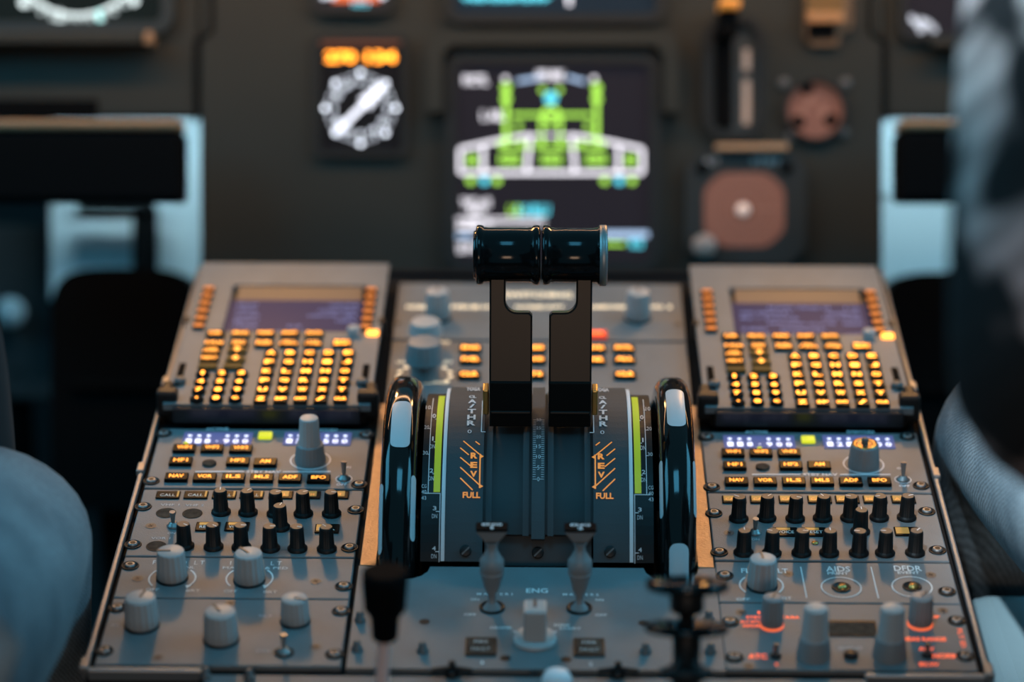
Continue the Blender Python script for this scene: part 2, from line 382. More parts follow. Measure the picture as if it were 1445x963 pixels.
# ---------------------------------------------------------------- MCDU
HM = .014
GR = lambda X, Y: (220 + X / 3.853, 370 + Y / 3.853)
MO = Vector((-.1795, .420, 0))
def mp(X, Y, h=HM): q = P(*GR(X, Y), h) - MO; q.z = 0; return q
def mcdu(u0, label, scr, lampx):
    t = thing('flight_computer_unit', (u0, .420, 0), label, 'keyboard unit', 'keyboard display units')
    x0, x1, y0, y1 = -.0685, .0685, -.1145, .1185
    b = MB().box((0, (y0 + y1) / 2, .0035), (.131, y1 - y0 - .006, .0105), .001)
    b.build('housing', BLACK, t)
    wx0, wx1 = mp(365, 375).x - .001, mp(1110, 375).x + .001
    wy0, wy1 = mp(365, 375).y, mp(700, 125).y
    # faceplate with a window
    b = MB()
    for (a0, a1, c0, c1) in ((x0, x1, y0, wy0), (x0, wx0, wy0, wy1), (wx1, x1, wy0, wy1), (x0, x1, wy1, y1)):
        b.span(a0, a1, c0, c1, .0095, HM)
    b.build('faceplate', GREY, t)
    s = MB(); s.span(wx0, wx1, wy0, wy1 - .019, .0092, .0105); s.build('screen', MSCREEN, t)
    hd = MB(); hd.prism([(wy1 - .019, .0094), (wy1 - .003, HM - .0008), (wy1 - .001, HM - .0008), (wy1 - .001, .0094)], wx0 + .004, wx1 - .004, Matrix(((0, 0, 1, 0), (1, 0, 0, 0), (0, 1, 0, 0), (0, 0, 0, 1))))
    hd.build('warm_glare_band', mat('warm_glare_tan', (.17, .105, .07), .5, spec=.3), t)  # warm reflection above the screen, put in as a sloped tan strip
    tx = MB(); n = 6
    for i in range(n):
        y = wy1 - .027 - i * (wy1 - wy0 - .034) / (n - 1)
        for (al, st) in scr[i]:
            cx = {'l': wx0 + .006, 'r': wx1 - .006, 'c': (wx0 + wx1) / 2}[al]
            wd = len(st) * .0034
            tx.text(st, (cx + (wd / 2 if al == 'l' else -wd / 2 if al == 'r' else 0), y), .0036, .0106, width=wd)
    tx.build('screen_text', MTEXT, t)
    # line select keys
    for sx in (-1, 1):
        for i in range(6):
            y = wy1 - .012 - i * .0125
            k = key(t, Vector((sx * .0585, y, 0)), (.0085, .0072), None, HM)
            MB().span(-.0034, .0034, -.0022, .0022, .00262, .0028).build('legend', SEL, k)
    # annunciator lamp
    MB().box((.0635, wy0 - .004, HM + .001), (.0085, .006, .003), .0008).build('annunciator', LEGENDF, t)
    kb = stackk = put(cached('bright_knob', lambda: MB().lathe([(.0045, 0), (.0045, .005), (.004, .0056), (0, .0056)], seg=24), KNOBG), 'brightness_knob', t, (.0505, wy0 - .004, HM))
    ks = (.0125, .0105)
    tops = [('DIR', 325), ('PROG', 460), ('PERF', 597), ('INIT', 730), ('DATA', 862)]
    row2 = ['F-PLN', 'RAD\nNAV', 'FUEL\nPRED', 'SEC\nF-PLN', 'ATC\nCOMM']
    for i, (s1, X) in enumerate(tops):
        p = mp(X, 402); key(t, p, (.0130, .0092), s1, HM, AMBKEY if i in (1, 4) else KEYB, LEGENDF, .0046, wid=.78)
        p = mp(X - 8, 455); key(t, p, (.0130, .0092), row2[i], HM, KEYB, LEGENDF, None if '\n' in row2[i] else .0046, wid=.78)
    key(t, mp(1012, 455), (.0130, .0098), 'MCDU\nMENU', HM, KEYB, LEGENDM, None, wid=.85)
    key(t, mp(302, 495), (.0130, .0085), 'AIR\nPORT', HM, KEYB, LEGENDF, wid=.8); key(t, mp(292, 537), (.0130, .0085), '\u2190', HM, KEYB, LEGENDF, wid=.6) if False else key(t, mp(292, 537), (.0130, .0085), 'NEXT', HM, KEYB, LEGENDF, .004, wid=.8)
    key(t, mp(282, 578), (.0130, .0080), None, HM, AMBKEY)
    for (X, Y, r0) in ((443, 490, 0), (434, 537, 1)):
        k = key(t, mp(X, Y), (.0130, .0085), None, HM, AMBKEY)
        a = MB(); sg = 1 if r0 == 0 else -1
        a.plate([(-.0028, -.0005 * sg), (.0028, -.0005 * sg), (0, .0032 * sg)], .0027); a.span(-.0008, .0008, -.0030, .003, .0026, .00272); a.build('legend', LEGENDF, k)
    key(t, mp(420, 578), (.0130, .0080), None, HM, AMBKEY)
    nums = ['1', '2', '3', '4', '5', '6', '7', '8', '9', '.', '0', '+/-']
    for r in range(4):
        for c in range(3):
            X = 255 + 105 * c - 11 * r * (1 if True else 0); Y = 620 + r * 45.3
            p = mp(X, Y)
            k = put(cached('round_key', lambda: MB().lathe([(.0047, 0), (.0047, .0020), (.0042, .0026), (0, .0026)], seg=28), KEYB), 'round_key', t, (p.x, p.y, HM))
            q = nums[r * 3 + c]
            MB().text(q, (0, 0), .0052 if q != '.' else .0018, .0027, width=.0044 if q not in '1.' else .0018, bold=.03).build('legend', LEGENDM, k)
    ltr = 'ABCDEFGHIJKLMNOPQRSTUVWXYZ'
    names = list(ltr) + ['SP', 'OVFY', '/', 'CLR']
    for r in range(6):
        for c in range(5):
            X = 627 + 104.5 * c - 11.6 * r + 1.0 * c * r * .8; Y = 510 + r * 50.2
            q = names[r * 5 + c]
            k = key(t, mp(X, Y), (.0092, .0092), None, HM)
            MB().text(q, (0, 0), .0054 if len(q) == 1 else .0036, .0027, width=.0056 if len(q) == 1 else .0078, bold=.03).build('legend', LEGENDM, k)
    # side grips, latches and corner brackets
    for sx in (-1, 1):
        k = MB().box((sx * .0625, mp(170, 615).y, HM + .0004), (.0045, .034, .0012), .0004).build('side_slot', MATTE, t)
        MB().box((sx * .0680, -.098, .0085), (.0070, .022, .020), .002).box((sx * .0665, -.1065, .0115), (.014, .010, .0185), .002).build('corner_bracket', BLACK, t)
        MB().box((sx * .0685, .018, .008), (.0045, .009, .014), .001).build('side_tab', BLACK, t)
        MB().lathe([(.004, HM), (.004, HM + .003), (.003, HM + .004), (0, HM + .004)], (sx * .061, -.083, 0), 16).build('latch', DSTEEL, t)
    MB().span(-.062, .062, y0 - .0035, y0, .001, .0125, .0008).build('front_lip', mat('front_lip_black', (.01, .011, .014), .32, spec=.5), t)
    return t
scrL = [[('l', 'FROM'), ('r', 'TO/CLB')], [('l', 'LFPG'), ('r', '1230/250')], [('l', 'AGOPA'), ('r', '1241/FL180')], [('l', 'ERIXU'), ('r', '1252')], [('l', 'VANAD'), ('c', '310')], [('l', 'DEST'), ('c', 'DIST EFOB')]]
scrR = [[('c', 'ENTRY PAGE 24'), ('r', '1/2')], [('l', 'GPS PRIMARY'), ('r', 'ENABLED')], [('l', 'IRS 1 STATUS'), ('r', 'NAV MODE')], [('c', 'REQUIRED ACCUR'), ('r', 'HIGH')], [('l', '0.3NM'), ('c', 'ESTIMATED')], [('l', '<RETURN'), ('c', 'PRINT'), ('r', 'ACT>')]]
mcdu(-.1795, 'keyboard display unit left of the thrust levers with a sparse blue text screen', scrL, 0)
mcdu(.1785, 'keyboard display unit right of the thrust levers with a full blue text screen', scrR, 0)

# ---------------------------------------------------------------- radio management panels
def panel_plate(t, x0, x1, y0, y1, m=GREY, bev=.0008): return MB().span(x0, x1, y0, y1, -.0042, 0, bev).build('faceplate', m, t)
def letter(t, items, m=PALE, name='lettering'):
    b = MB()
    for it in items: b.text(it[0], it[1], it[2], .00025, **(it[3] if len(it) > 3 else {}))
    return b.build(name, m, t)
Z1 = lambda X, Y: (170 + X / 4.011, 570 + Y / 4.011)
Z2 = lambda X, Y: (980 + X / 4.011, 570 + Y / 4.011)
Z3 = lambda X, Y: (100 + X / 3.284, 740 + Y / 3.284)
Z4 = lambda X, Y: (980 + X / 3.284, 740 + Y / 3.284)
Z5 = lambda X, Y: (500 + X / 2.676, 700 + Y / 2.676)
def rmp(side):
    L = side < 0
    org = Vector((-.1795 if L else .1765, .2560, 0)); Z = Z1 if L else Z2
    def q(X, Y, h=0): p = P(*Z(X, Y), h) - org; return p
    t = thing('radio_panel', org, 'radio tuning panel below the left keyboard unit with a tall two-step grey knob' if L else 'radio tuning panel below the right keyboard unit whose knob lacks its inner dial', 'radio panel', 'radio tuning panels')
    panel_plate(t, -.0695, .0695 if L else .0722, -.0408, .0415)
    dx = 0 if L else 1
    ends = ((355, 745), (925, 1305), 200) if L else ((165, 568), (728, 1130), 218)
    for i, (a, c) in enumerate(ends[:2]):
        p0, p1 = q(a, ends[2]), q(c, ends[2])
        w = MB().span(p0.x, p1.x, p0.y - .0088, p0.y + .0088, .0001, .0006).build('frequency_window', LCD, t)
        mb = MB(); d = '118.900' if i == 0 else '121.500'
        n = len(d)
        for r, yy in ((0, .0036), (1, -.0040)):
            for j, ch in enumerate(d):
                xx = p0.x + (p1.x - p0.x) * (.09 + .82 * j / (n - 1))
                if r == 0: mb.span(xx - .0011, xx + .0011, p0.y + yy - .0012, p0.y + yy + .0012, .0006, .00075) if ch != '.' else None  # upper row: bluish reflection of the digits, drawn as glowing blocks
                else: mb.text(ch, (xx, p0.y + yy), .0060 if ch != '.' else .0012, .0008, width=.0038 if ch != '.' else .0012, bold=.02)
        mb.v and mb.build('digits', SEG, w)
    if L: tk = q(820, 190); led = q(372, 228); r1 = [(362, 265), (520, 265), (682, 268)]; r2 = [(342, 338), (665, 340), (820, 345)]; rd = (503, 342); r3 = [(318, 428), (478, 430), (640, 431), (800, 433), (960, 435), (1122, 437)]
    else: tk = q(643, 213); led = q(368, 258); r1 = [(218, 290), (376, 290), (535, 290)]; r2 = [(228, 363), (545, 362), (705, 362)]; rd = (386, 363); r3 = [(238, 452), (400, 453), (562, 453), (722, 453), (884, 453), (1046, 453)]
    key(t, tk, (.0088, .0075), None, 0, LED)
    ks = (.0148, .0098)
    for (x, s) in zip(r1, ('VHF1', 'VHF2', 'VHF3')): key(t, q(*x), ks, s, wid=.5, lh=.0044)
    for (x, s) in zip(r2, ('HF1', 'HF2', 'AM')): key(t, q(*x), ks, s, wid=.5, lh=.0044)
    for (x, s) in zip(r3, ('NAV', 'VOR', 'ILS', 'MLS', 'ADF', 'BFO')): key(t, q(*x), ks, s, wid=.5, lh=.0044)
    MB().lathe([(.0018, 0), (.0018, .0008), (.0012, .0014), (0, .0014)], (led.x, led.y, .0), 14).build('indicator_lamp', LED, t)
    p = q(*rd); MB().lathe([(.0045, 0), (.0045, .0012), (.0036, .0014), (0, .0012)], (p.x, p.y, 0), 26).build('blank_button', HOLE, t)
    if L: ln = [(425, 1190, 387)]; tx = (810, 387); kn = (1075, 322); tg = (1265, 428); on = (1282, 362); of = (1252, 460); at = (548, 146); st = (1150, 152)
    else: ln = [(325, 1110, 403)]; tx = (712, 403); kn = (957, 345); tg = (1180, 432); on = (1168, 368); of = (1188, 468); at = (350, 163); st = (940, 162)
    a, c, yy = ln[0]; p0, p1, pt = q(a, yy), q(c, yy), q(*tx)
    b = MB(); b.line((p0.x, p0.y), (pt.x - .0125, pt.y), .0014, .0003); b.line((pt.x + .0125, pt.y), (p1.x, p1.y), .0014, .0003)
    b.text('STBY NAV', (pt.x, pt.y), .0034, .0003, width=.022, bold=.03)
    for (s, x, h, w) in (('ON', on, .003, .005), ('OFF', of, .003, .0068), ('ACTIVE', at, .0034, .015), ('STBY/CRS', st, .0034, .018)):
        p = q(*x); b.text(s, (p.x, p.y), h, .0003, width=w, bold=.02)
    p = q(*kn); b.ring((p.x, p.y), .0123, .0133, .0003, 48)
    b2 = q(*tg); b.ring((b2.x, b2.y), .0048, .0054, .0003, 24)
    b.build('lettering', WHITE, t)
    stack_knob(p, t, .3, .0101 if L else .0102, .0125 if L else .0150, .0062, .031, KNOBD, KNOBG, L)
    toggle(b2, t, .0115, .2)
    for s in ([(245, 170), (1395, 178), (175, 440), (1352, 460)] if L else [(65, 190), (1205, 188), (98, 474), (1282, 467)]): screw(q(*s), t)
    return t
rmp(-1); rmp(1)

# ---------------------------------------------------------------- audio control panels
def acp(side):
    L = side < 0; Z = Z1 if L else Z2
    org = Vector((-.1795 if L else .1765, .1710, 0))
    def q(X, Y, h=0): return P(*Z(X, Y), h) - org
    t = thing('audio_panel', org, 'audio panel on the left console row with black knobs and three empty round holes' if L else 'audio panel on the right console row with two full rows of black knobs', 'audio panel', 'audio panels with black knobs')
    panel_plate(t, -.0695, .0695 if L else .0722, -.0425, .0422)
    if L: xs = [270, 428, 588, 743, 908, 1065, 1225]; y = 521
    else: xs = [225, 383, 545, 708, 865, 1022, 1182]; y = 547
    for i, X in enumerate(xs):
        p = q(X, y)
        k = key(t, p, (.0152, .0098), None, 0, KEYB, name='call_window', kh=.0010)
        m = MB()
        if L and i < 4: m.text('CALL', (-.0002, -.0010), .0032, .00112, width=.0095); m.build('legend', PALE, k); m = MB(); m.span(.0056, .0068, -.003, .0042, .00102, .00115); m.build('gold_sheen', SHEENW, k)
        else:
            m.span(-.0066, .0050, -.0026, .0040, .00102, .00115); m.build('gold_sheen', SHEENW, k)
            MB().text('CALL' if i < 5 else 'MECH' if i == 5 else 'ATT', (-.001, -.0004), .003, .0012, width=.009).build('legend', LEGEND2, k)
    kn = [(570, 630, 90), (722, 633, 50), (882, 640, 20), (1035, 640, 20), (1195, 640, -10), (905, 718, 70),
          (362, 823, -35), (527, 828, -40), (685, 830, -5), (848, 836, 0), (1002, 838, -20), (1168, 840, 130)] if L else \
         [(250, 668, 150), (408, 665, 45), (570, 668, -20), (725, 665, 120), (880, 665, 160), (1045, 663, 190), (1200, 662, 20), (938, 742, 90),
          (278, 860, 90), (437, 863, 160), (605, 862, 0), (762, 862, 90), (930, 863, 180), (1078, 863, 175), (1248, 862, 50)]
    for (X, Y, a) in kn: black_knob(q(X, Y - 14), t, math.radians(a))
    if L:
        for (X, Y) in ((258, 620), (407, 623), (203, 808)):
            p = q(X, Y)
            h = MB().lathe([(.0063, .0002), (.0063, .0003), (.0057, .0003), (.0055, -.0015), (0, -.0015)], (p.x, p.y, 0), 30).build('knob_hole', BLACK, t)
            MB().disc((p.x, p.y), .0056, .00035).build('hole_filling', HOLE, h)
        w2 = [(495, 700, 'RESET'), (660, 700, 'VOICE'), (1170, 712, 'PA')]; tg = (300, 696); sm = (172, 693); lt = [('VHF 1', 280, 574), ('VHF 2', 420, 576), ('VOR 1', 228, 763), ('ON', 288, 735)]
        sc_ = [(128, 585), (70, 800), (1332, 603), (1297, 818)]
    else:
        w2 = [(515, 730, 'VOICE'), (678, 730, 'RESET'), (1200, 728, '')]; tg = (343, 735); sm = (195, 733); lt = [('ON', 345, 770)]
        sc_ = [(110, 622), (140, 843), (1315, 612), (1375, 832)]
    for (X, Y, s) in w2:
        p = q(X, Y); k = key(t, p, (.0150, .0112), None, 0, KEYB, name='legend_window', kh=.0010)
        m = MB().span(-.0055, .0030, .0012, .0042, .00102, .00115) if s != '' and s != 'PA' else MB().span(-.0066, .0015, -.0035, .0042, .00102, .00115)
        m.build('gold_sheen', SHEENW, k)
        if s: MB().text(s, (0, -.0012), .0034, .00118, width=.010).build('legend', PALE, k)
    if not L:
        p = q(682, 790); MB().lathe([(.0021, 0), (.0021, .0006), (0, .0009)], (p.x, p.y, 0), 14).build('grub_screw', GOLD, t)
    toggle(q(*tg), t, .011, -.1)
    small_screw(q(*sm), t)
    letter(t, [(s, q(X, Y), .0026, dict(width=.0026 * len(s) * .9)) for (s, X, Y) in lt], DIM)
    for s in sc_: screw(q(*s), t)
    return t
acp(-1); acp(1)

# ---------------------------------------------------------------- flood light panels
def arc_arrow(b, c, r, z, a0, a1, wd=.0005):
    b.ring(c, r - wd, r + wd, z, 18, 1, math.radians(a0), math.radians(a1))
org = Vector((-.1795, .1030, 0)); q = lambda X, Y, h=0: P(*Z3(X, Y), h) - org
t = thing('light_panel', org, 'narrow panel at left with two ribbed grey lighting dimmer knobs', 'light panel')
panel_plate(t, -.0695, .0695, -.0235, .0242)
b = MB()
for (s, X, Y, h, w) in (('F L O O D   L T', 500, 180, .0048, .031), ('MAIN PNL', 497, 202, .0028, .020), ('I N T E G   L T', 858, 183, .0048, .031), ('MAIN PNL & PED', 855, 205, .0028, .039),
                        ('OFF', 377, 305, .0028, .008), ('BRT', 567, 310, .0028, .008), ('OFF', 740, 312, .0028, .008), ('BRT', 925, 316, .0028, .008)):
    p = q(X, Y); b.text(s, p, h, .0003, width=w)
for X in (470, 828):
    p = q(X, 253); 
    for sgn in (-1, 1):
        a0, a1 = (-40, 45) if sgn > 0 else (135, 220)
        arc_arrow(b, (p.x, p.y), .0138, .0003, a0, a1)
    b.plate([(p.x + .0138 * math.cos(-.7) + .002, p.y - .0138 * math.sin(.7) + .001), (p.x + .0138 * math.cos(-.7) - .002, p.y - .0138 * math.sin(.7) + .001), (p.x + .0138 * math.cos(-.7) - .0006, p.y - .0138 * math.sin(.7) - .003)], .0003)
b.build('lettering', PALE, t)
grey_knob(q(470, 252), t, PI, .0093, .0190); grey_knob(q(828, 262), t, 2.3, .0093, .0190)
for s in ((275, 195), (1265, 290)): screw(q(*s), t)
for s in ((310, 253), (1135, 267)): small_screw(q(*s), t)
org2 = Vector((.1765, .1025, 0)); q = lambda X, Y, h=0: P(*Z4(X, Y), h) - org2
t = thing('event_panel', org2, 'narrow panel at right lettered AIDS and DFDR with two ringed push buttons', 'event panel')
panel_plate(t, -.0695, .0722, -.0235, .0240)
b = MB()
for (s, X, Y, h, w) in (('FLOOD LT', 325, 218, .0055, .028), ('AIDS', 665, 210, .0062, .0145), ('PRINT', 665, 230, .0030, .0125), ('DFDR', 988, 207, .0062, .0165), ('EVENT', 992, 227, .0030, .013), ('OFF', 225, 350, .0028, .008), ('BRT', 420, 345, .0028, .008)):
    p = q(X, Y); b.text(s, p, h, .0003, width=w, bold=.012)
for (p0, p1) in (((492, 200), (520, 345)), ((818, 200), (852, 345))): b.line(q(*p0), q(*p1), .0007, .0003)
for c in ((680, 295), (1008, 292)): p = q(*c); b.ring((p.x, p.y), .0114, .0121, .0003, 44)
p = q(310, 285)
for a0, a1 in ((-40, 45), (135, 220)): arc_arrow(b, (p.x, p.y), .0128, .0003, a0, a1)
b.build('lettering', PALE, t)
for c in ((680, 295), (1008, 292)):
    p = q(*c); k = MB().lathe([(.0057, 0), (.0057, .0007), (.0050, .0009), (.0047, .0002), (0, .0002)], (p.x, p.y, 0), 30).build('push_button', BLACK, t)
    MB().lathe([(.0030, .0002), (.0026, .0016), (0, .0020)], (p.x + .0008, p.y, 0), 20).build('button_top', GOLD, k)
grey_knob(q(313, 288), t, 1.7, .0090, .0190)
for s in ((140, 240), (1170, 315)): screw(q(*s), t)
for s in ((435, 232), (1095, 237)): small_screw(q(*s), t)

# ---------------------------------------------------------------- weather radar panel, transponder panel
org3 = Vector((-.1795, .0420, 0)); q = lambda X, Y, h=0: P(*Z3(X, Y), h) - org3
t = thing('radar_panel', org3, 'plain grey panel at the near left corner with three ribbed pale grey knobs', 'radar panel')
panel_plate(t, -.0695, .0695, -.0368, .0365)
grey_knob(q(330, 470), t, 1.35, .0100, .0190); grey_knob(q(697, 537), t, 2.1, .0101, .0190)
grey_knob(q(1040, 452), t, -.4, .0086, .0160)
p = q(988, 597); MB().lathe([(.0058, 0), (.0058, .0006), (.0050, .0008), (.0046, .0001), (0, .0001)], (p.x, p.y, 0), 28).build('switch_well', BLACK, t)
toggle(p, t, .0115, .1)
letter(t, [('GAIN', q(690, 490), .0026, dict(width=.011)), ('TILT', q(900, 428), .0028, dict(width=.008)), ('WX', q(205, 470), .0026, dict(width=.005)), ('SYS', q(890, 590), .0026, dict(width=.008))], DIM)
for s in ((215, 390), (155, 590), (1252, 405), (1222, 605)): screw(q(*s), t)
for s in ((740, 368), (405, 620), (1135, 570)): small_screw(q(*s), t)
org4 = Vector((.1765, .0420, 0)); q = lambda X, Y, h=0: P(*Z4(X, Y), h) - org4
t = thing('transponder_panel', org4, 'panel at the near right corner with red glowing lettering and two stacked grey knobs', 'transponder panel')
panel_plate(t, -.0695, .0722, -.0368, .0360)
grey_knob(q(358, 470), t, 1.2, .0068, .0190, KNOBD, True); grey_knob(q(1045, 465), t, 1.0, .0072, .0190, KNOBD, True)
stack_knob(q(552, 612), t, .2, .0098, .0128, .0068, .0320); stack_knob(q(903, 612), t, .9, .0098, .0128, .0068, .0320)
p0, p1 = q(612, 485), q(845, 485)
w = MB().span(p0.x, p1.x, p0.y - .0088, p0.y + .0088, .0001, .0006).build('code_window', BLACK, t)
MB().span(p0.x + .001, p1.x - .001, p0.y - .0078, p0.y + .006, .0006, .0008).build('window_glass', HOLE, w)
b = MB(); p = q(725, 578); b.text('IDENT', p, .0034, .0003, width=.0135); b.build('lettering', DIM, t)
p = q(725, 612); MB().lathe([(.0042, 0), (.0040, .0022), (.0034, .0026), (0, .0026)], (p.x, p.y, 0), 24).build('ident_button', BLACK, t)
b = MB()
for (s, X, Y, h, w, r) in (('1', 298, 412, .0032, .0014, 0), ('STBY', 275, 434, .0030, .0090, 0), ('ALT RPTG', 262, 455, .0030, .0125, 0), ('XPDR', 262, 474, .0028, .0105, 0), ('TA/RA', 445, 434, .0032, .0105, 0),
                           ('ATC', 292, 615, .0052, .0105, 0), ('1', 370, 583, .0028, .0012, 0), ('2', 380, 652, .0028, .002, 0), ('MEAS RANGE', 1065, 535, .0040, .0250, 0), ('UP', 1115, 432, .003, .0055, 0),
                           ('ABV', 1075, 580, .0034, .0090, 0), ('NORM', 1162, 613, .0046, .0145, 0), ('BLW', 1088, 652, .0036, .0110, 0)):
    p = q(X, Y); b.text(s, p, h, .0003, width=w, bold=.02)
p = q(1238, 530); b.text('FLT ID', p, .0028, .0003, rot=-PI / 2, width=.020)
b.build('lettering', REDL, t)
for c in ((375, 615), (1078, 612)):
    p = q(*c); k = MB().lathe([(.0032, 0), (.0032, .0012), (.0022, .0016), (0, .0016)], (p.x, p.y, 0), 20).build('toggle_switch', BLACK, t)
    MB().tube([(p.x, p.y, .001), (p.x, p.y + .001, .008)], [.0011, .0015]).build('bat', DSTEEL, k)
for s in ((165, 455), (185, 620), (1215, 450), (1255, 615)): screw(q(*s), t)
for s in ((215, 410), (250, 660), (1150, 402)): small_screw(q(*s), t)

# ---------------------------------------------------------------- engine master panel
org5 = Vector((0, .0560, 0)); q = lambda X, Y, h=0: P(*Z5(X, Y), h) - org5
t = thing('engine_panel', org5, 'wide blue grey panel in front of the throttle drum with two engine master levers', 'engine panel')
yt = .0625
poly = [(-.1035, -.0525), (.1035, -.0525), (.1035, .056), (.0985, .056)]
def notch(s):
    out = []
    for k in range(9):
        a = PI * k / 8; out.append((s * (.0805) + .0165 * math.cos(a if s > 0 else a), .062 - .0155 * math.sin(a) * 1.0))
    return out
poly = [(-.1068, -.0525), (.1068, -.0525), (.1068, yt)] + [(x, y) for x, y in notch(1)] + [(x, y) for x, y in notch(-1)] + [(-.1068, yt)]
MB().prism(poly, -.0042, 0).build('faceplate', GREY, t)
b = MB()
for (s, X, Y, h, w) in (('ENG', 690, 360, .0052, .0128), ('M A S T E R 1', 530, 373, .0026, .021), ('M A S T E R 2', 855, 375, .0026, .021), ('ON', 455, 393, .0026, .005), ('ON', 925, 395, .0026, .005), ('OFF', 437, 450, .0026, .007), ('OFF', 932, 452, .0026, .007),
                        ('CRANK', 555, 500, .0026, .013), ('IGN/', 785, 490, .0026, .009), ('START', 815, 503, .0026, .0125), ('NORM', 680, 330, .0001, .0001), ('1', 483, 632, .0032, .0014), ('2', 893, 637, .0032, .0022)):
    p = q(X, Y); b.text(s, p, h, .0003, width=w, bold=.012)
p = q(682, 547)
for a in (38, 142): b.line((p.x + .0128 * math.cos(math.radians(a)), p.y + .0128 * math.sin(math.radians(a))), (p.x + .0155 * math.cos(math.radians(a)), p.y + .0155 * math.sin(math.radians(a))), .0011, .0003)
b.build('lettering', PALE, t)
def master(X, Y, n):
    p = q(X, Y)
    s = MB().lathe([(.0075, 0), (.0075, .0010), (.0066, .0014), (.0058, .0002), (0, .0002)], (p.x, p.y, 0), 30).build('master_lever', BLACK, t)
    Tm = Matrix.Translation(p) @ Matrix.Rotation(math.radians(-4), 4, 'X')
    MB().lathe([(.0055, .0), (.0030, .0035), (.0026, .004), (.0024, .009), (.0045, .013), (.0066, .022), (.0071, .0225), (.0071, .0238), (.0066, .0243), (.0071, .0248), (.0071, .031), (.0058, .033), (.0034, .037), (.0030, .040), (.0042, .043)], seg=32, T=Tm).build('shaft', KNOBD, s)
    bm = bmesh.new(); bmesh.ops.create_cube(bm, size=1)
    for v in bm.verts:
        k = 1 if v.co.z > 0 else .42
        v.co = Vector((v.co.x * .0190 * k, v.co.y * .0110 * k, .0475 + v.co.z * .0085))
    bmesh.ops.bevel(bm, geom=bm.edges[:], offset=.0008, segments=2, affect='EDGES')
    MB().bm(bm, False, Tm).build('lever_head', KNOBD, s)
    Tt = Tm @ Matrix.Translation((0, 0, .0518)) 
    cap = MB().box((0, 0, .0003), (.0185, .0104, .0016), .0005, Tm @ Matrix.Translation((0, 0, .0518))).build('head_plate', MATTE, s)
    m = MB(); m.text('ENG', (0, .0018), .0030, .0, width=.0115, bold=.03, fn=lambda x, y: Tm @ Vector((x, y, .0530)))
    m.text(n, (0, -.0026), .0034, .0, width=.0016 if n == '1' else .0032, bold=.03, fn=lambda x, y: Tm @ Vector((x, y, .0530))); m.build('lettering', WHITE, s)
master(520, 424, '1'); master(850, 426, '2')
p = q(682, 547)
s = MB().lathe([(.0125, 0), (.0128, .0008), (.0120, .0028), (.0105, .0032), (0, .0032)], (p.x, p.y, 0), 44).build('mode_selector', KNOBG, t)
MB().box((p.x, p.y + .0005, .0125), (.0132, .0150, .0205), .0014).build('grip', KNOBG, s)
MB().span(p.x - .001, p.x + .001, p.y - .001, p.y + .0078, .0226, .0231).build('pointer_line', DSTEEL, s)
for (X, Y) in ((478, 573), (887, 576)):
    p = q(X, Y); k = key(t, p, (.0178, .0195), None, 0, BLACK, name='fault_light', kh=.0012)
    MB().span(-.0076, .0076, -.0080, .0080, .00125, .0014).build('light_glass', HOLE, k)
    MB().text('FIRE', (0, .0040), .0032, .0015, width=.008).text('FAULT', (0, -.0038), .0034, .0015, width=.0105).build('legend', DIM, k)
for (X, Y) in ((258, 588), (1100, 592)):
    p = q(X, Y); put(cached('stud', lambda: MB().lathe([(.0034, 0), (.0034, .0015), (.0022, .002), (.0022, .0055), (.0016, .006), (0, .006)], seg=16), DSTEEL), 'stud', t, (p.x, p.y, 0))
for (X, Y) in ((22, 472), (10, 582), (1338, 470), (1345, 592)):
    p = q(X, Y); put(MC['stud'], 'stud', t, (p.x, p.y, 0))
for (X, Y) in ((265, 477), (1092, 482), (570, 615), (800, 620), (680, 672)):
    p = q(X, Y); put(cached('screw_hole', lambda: MB().disc((0, 0), .0026, .0002).ring((0, 0), .0026, .0031, .0003), BLACK), 'screw_hole', t, (p.x, p.y, 0))

# ---------------------------------------------------------------- side strips beside the trim wheels
for s in (-1, 1):
    o5 = Vector((s * .1000, .2120, 0))
    t = thing('metal_strip', o5, ('tan bare metal strip between left trim wheel and left panels' if s < 0 else 'tan bare metal strip between right trim wheel and right panels'), 'strip', 'metal strips beside the trim wheels')
    MB().span(-.0035 - (.003 if s < 0 else 0), .0035 + (.003 if s > 0 else 0), -.0925, .1250, -.0042, -.0002, .0006).build('plate', STRIP, t)

# ---------------------------------------------------------------- switching panel, ecam control panel
Z6 = lambda X, Y: (530 + X / 3.211, 370 + Y / 3.211)
org6 = Vector((0, .4855, 0)); q = lambda X, Y, h=0: P(*Z6(X, Y), h) - org6
t = thing('switching_panel', org6, 'tan lit panel at the far end with two pale selector knobs and cream lettering', 'switching panel')
panel_plate(t, -.1035, .1035, -.0475, .0500, GREY)
b = MB()
for (s, X, Y, w) in (('NORM', 190, 205, .016), ('CAPT 3', 350, 205, .016), ('F/O 3', 415, 205, .013), ('AIR DATA', 490, 205, .019), ('NORM', 690, 205, .018), ('CAPT', 800, 205, .018), ('EIS DMC', 985, 205, .018), ('NORM', 1085, 205, .018), ('F/O 3', 1285, 205, .018)):
    b.text(s, q(X, Y), .006, .0003, width=w, bold=.03)
b.text('SWITCHING', q(735, 150), .009, .0003, width=.05, bold=.03)
b.build('lettering', CREAM, t)
for X, Y in ((282, 262), (1188, 265)): grey_knob(q(X, Y - 8), t, 1.6, .0092, .0215, KNOBG)
for X, Y in ((100, 280), (1370, 285)): small_screw(q(X, Y), t)
org7 = Vector((0, .3690, 0)); q = lambda X, Y, h=0: P(*Z6(X, Y), h) - org7
t = thing('display_control_panel', org7, 'panel behind the thrust levers with amber keys, a red key and two stacked knobs', 'control panel')
panel_plate(t, -.1035, .1035, -.0300, .0660, GREY)
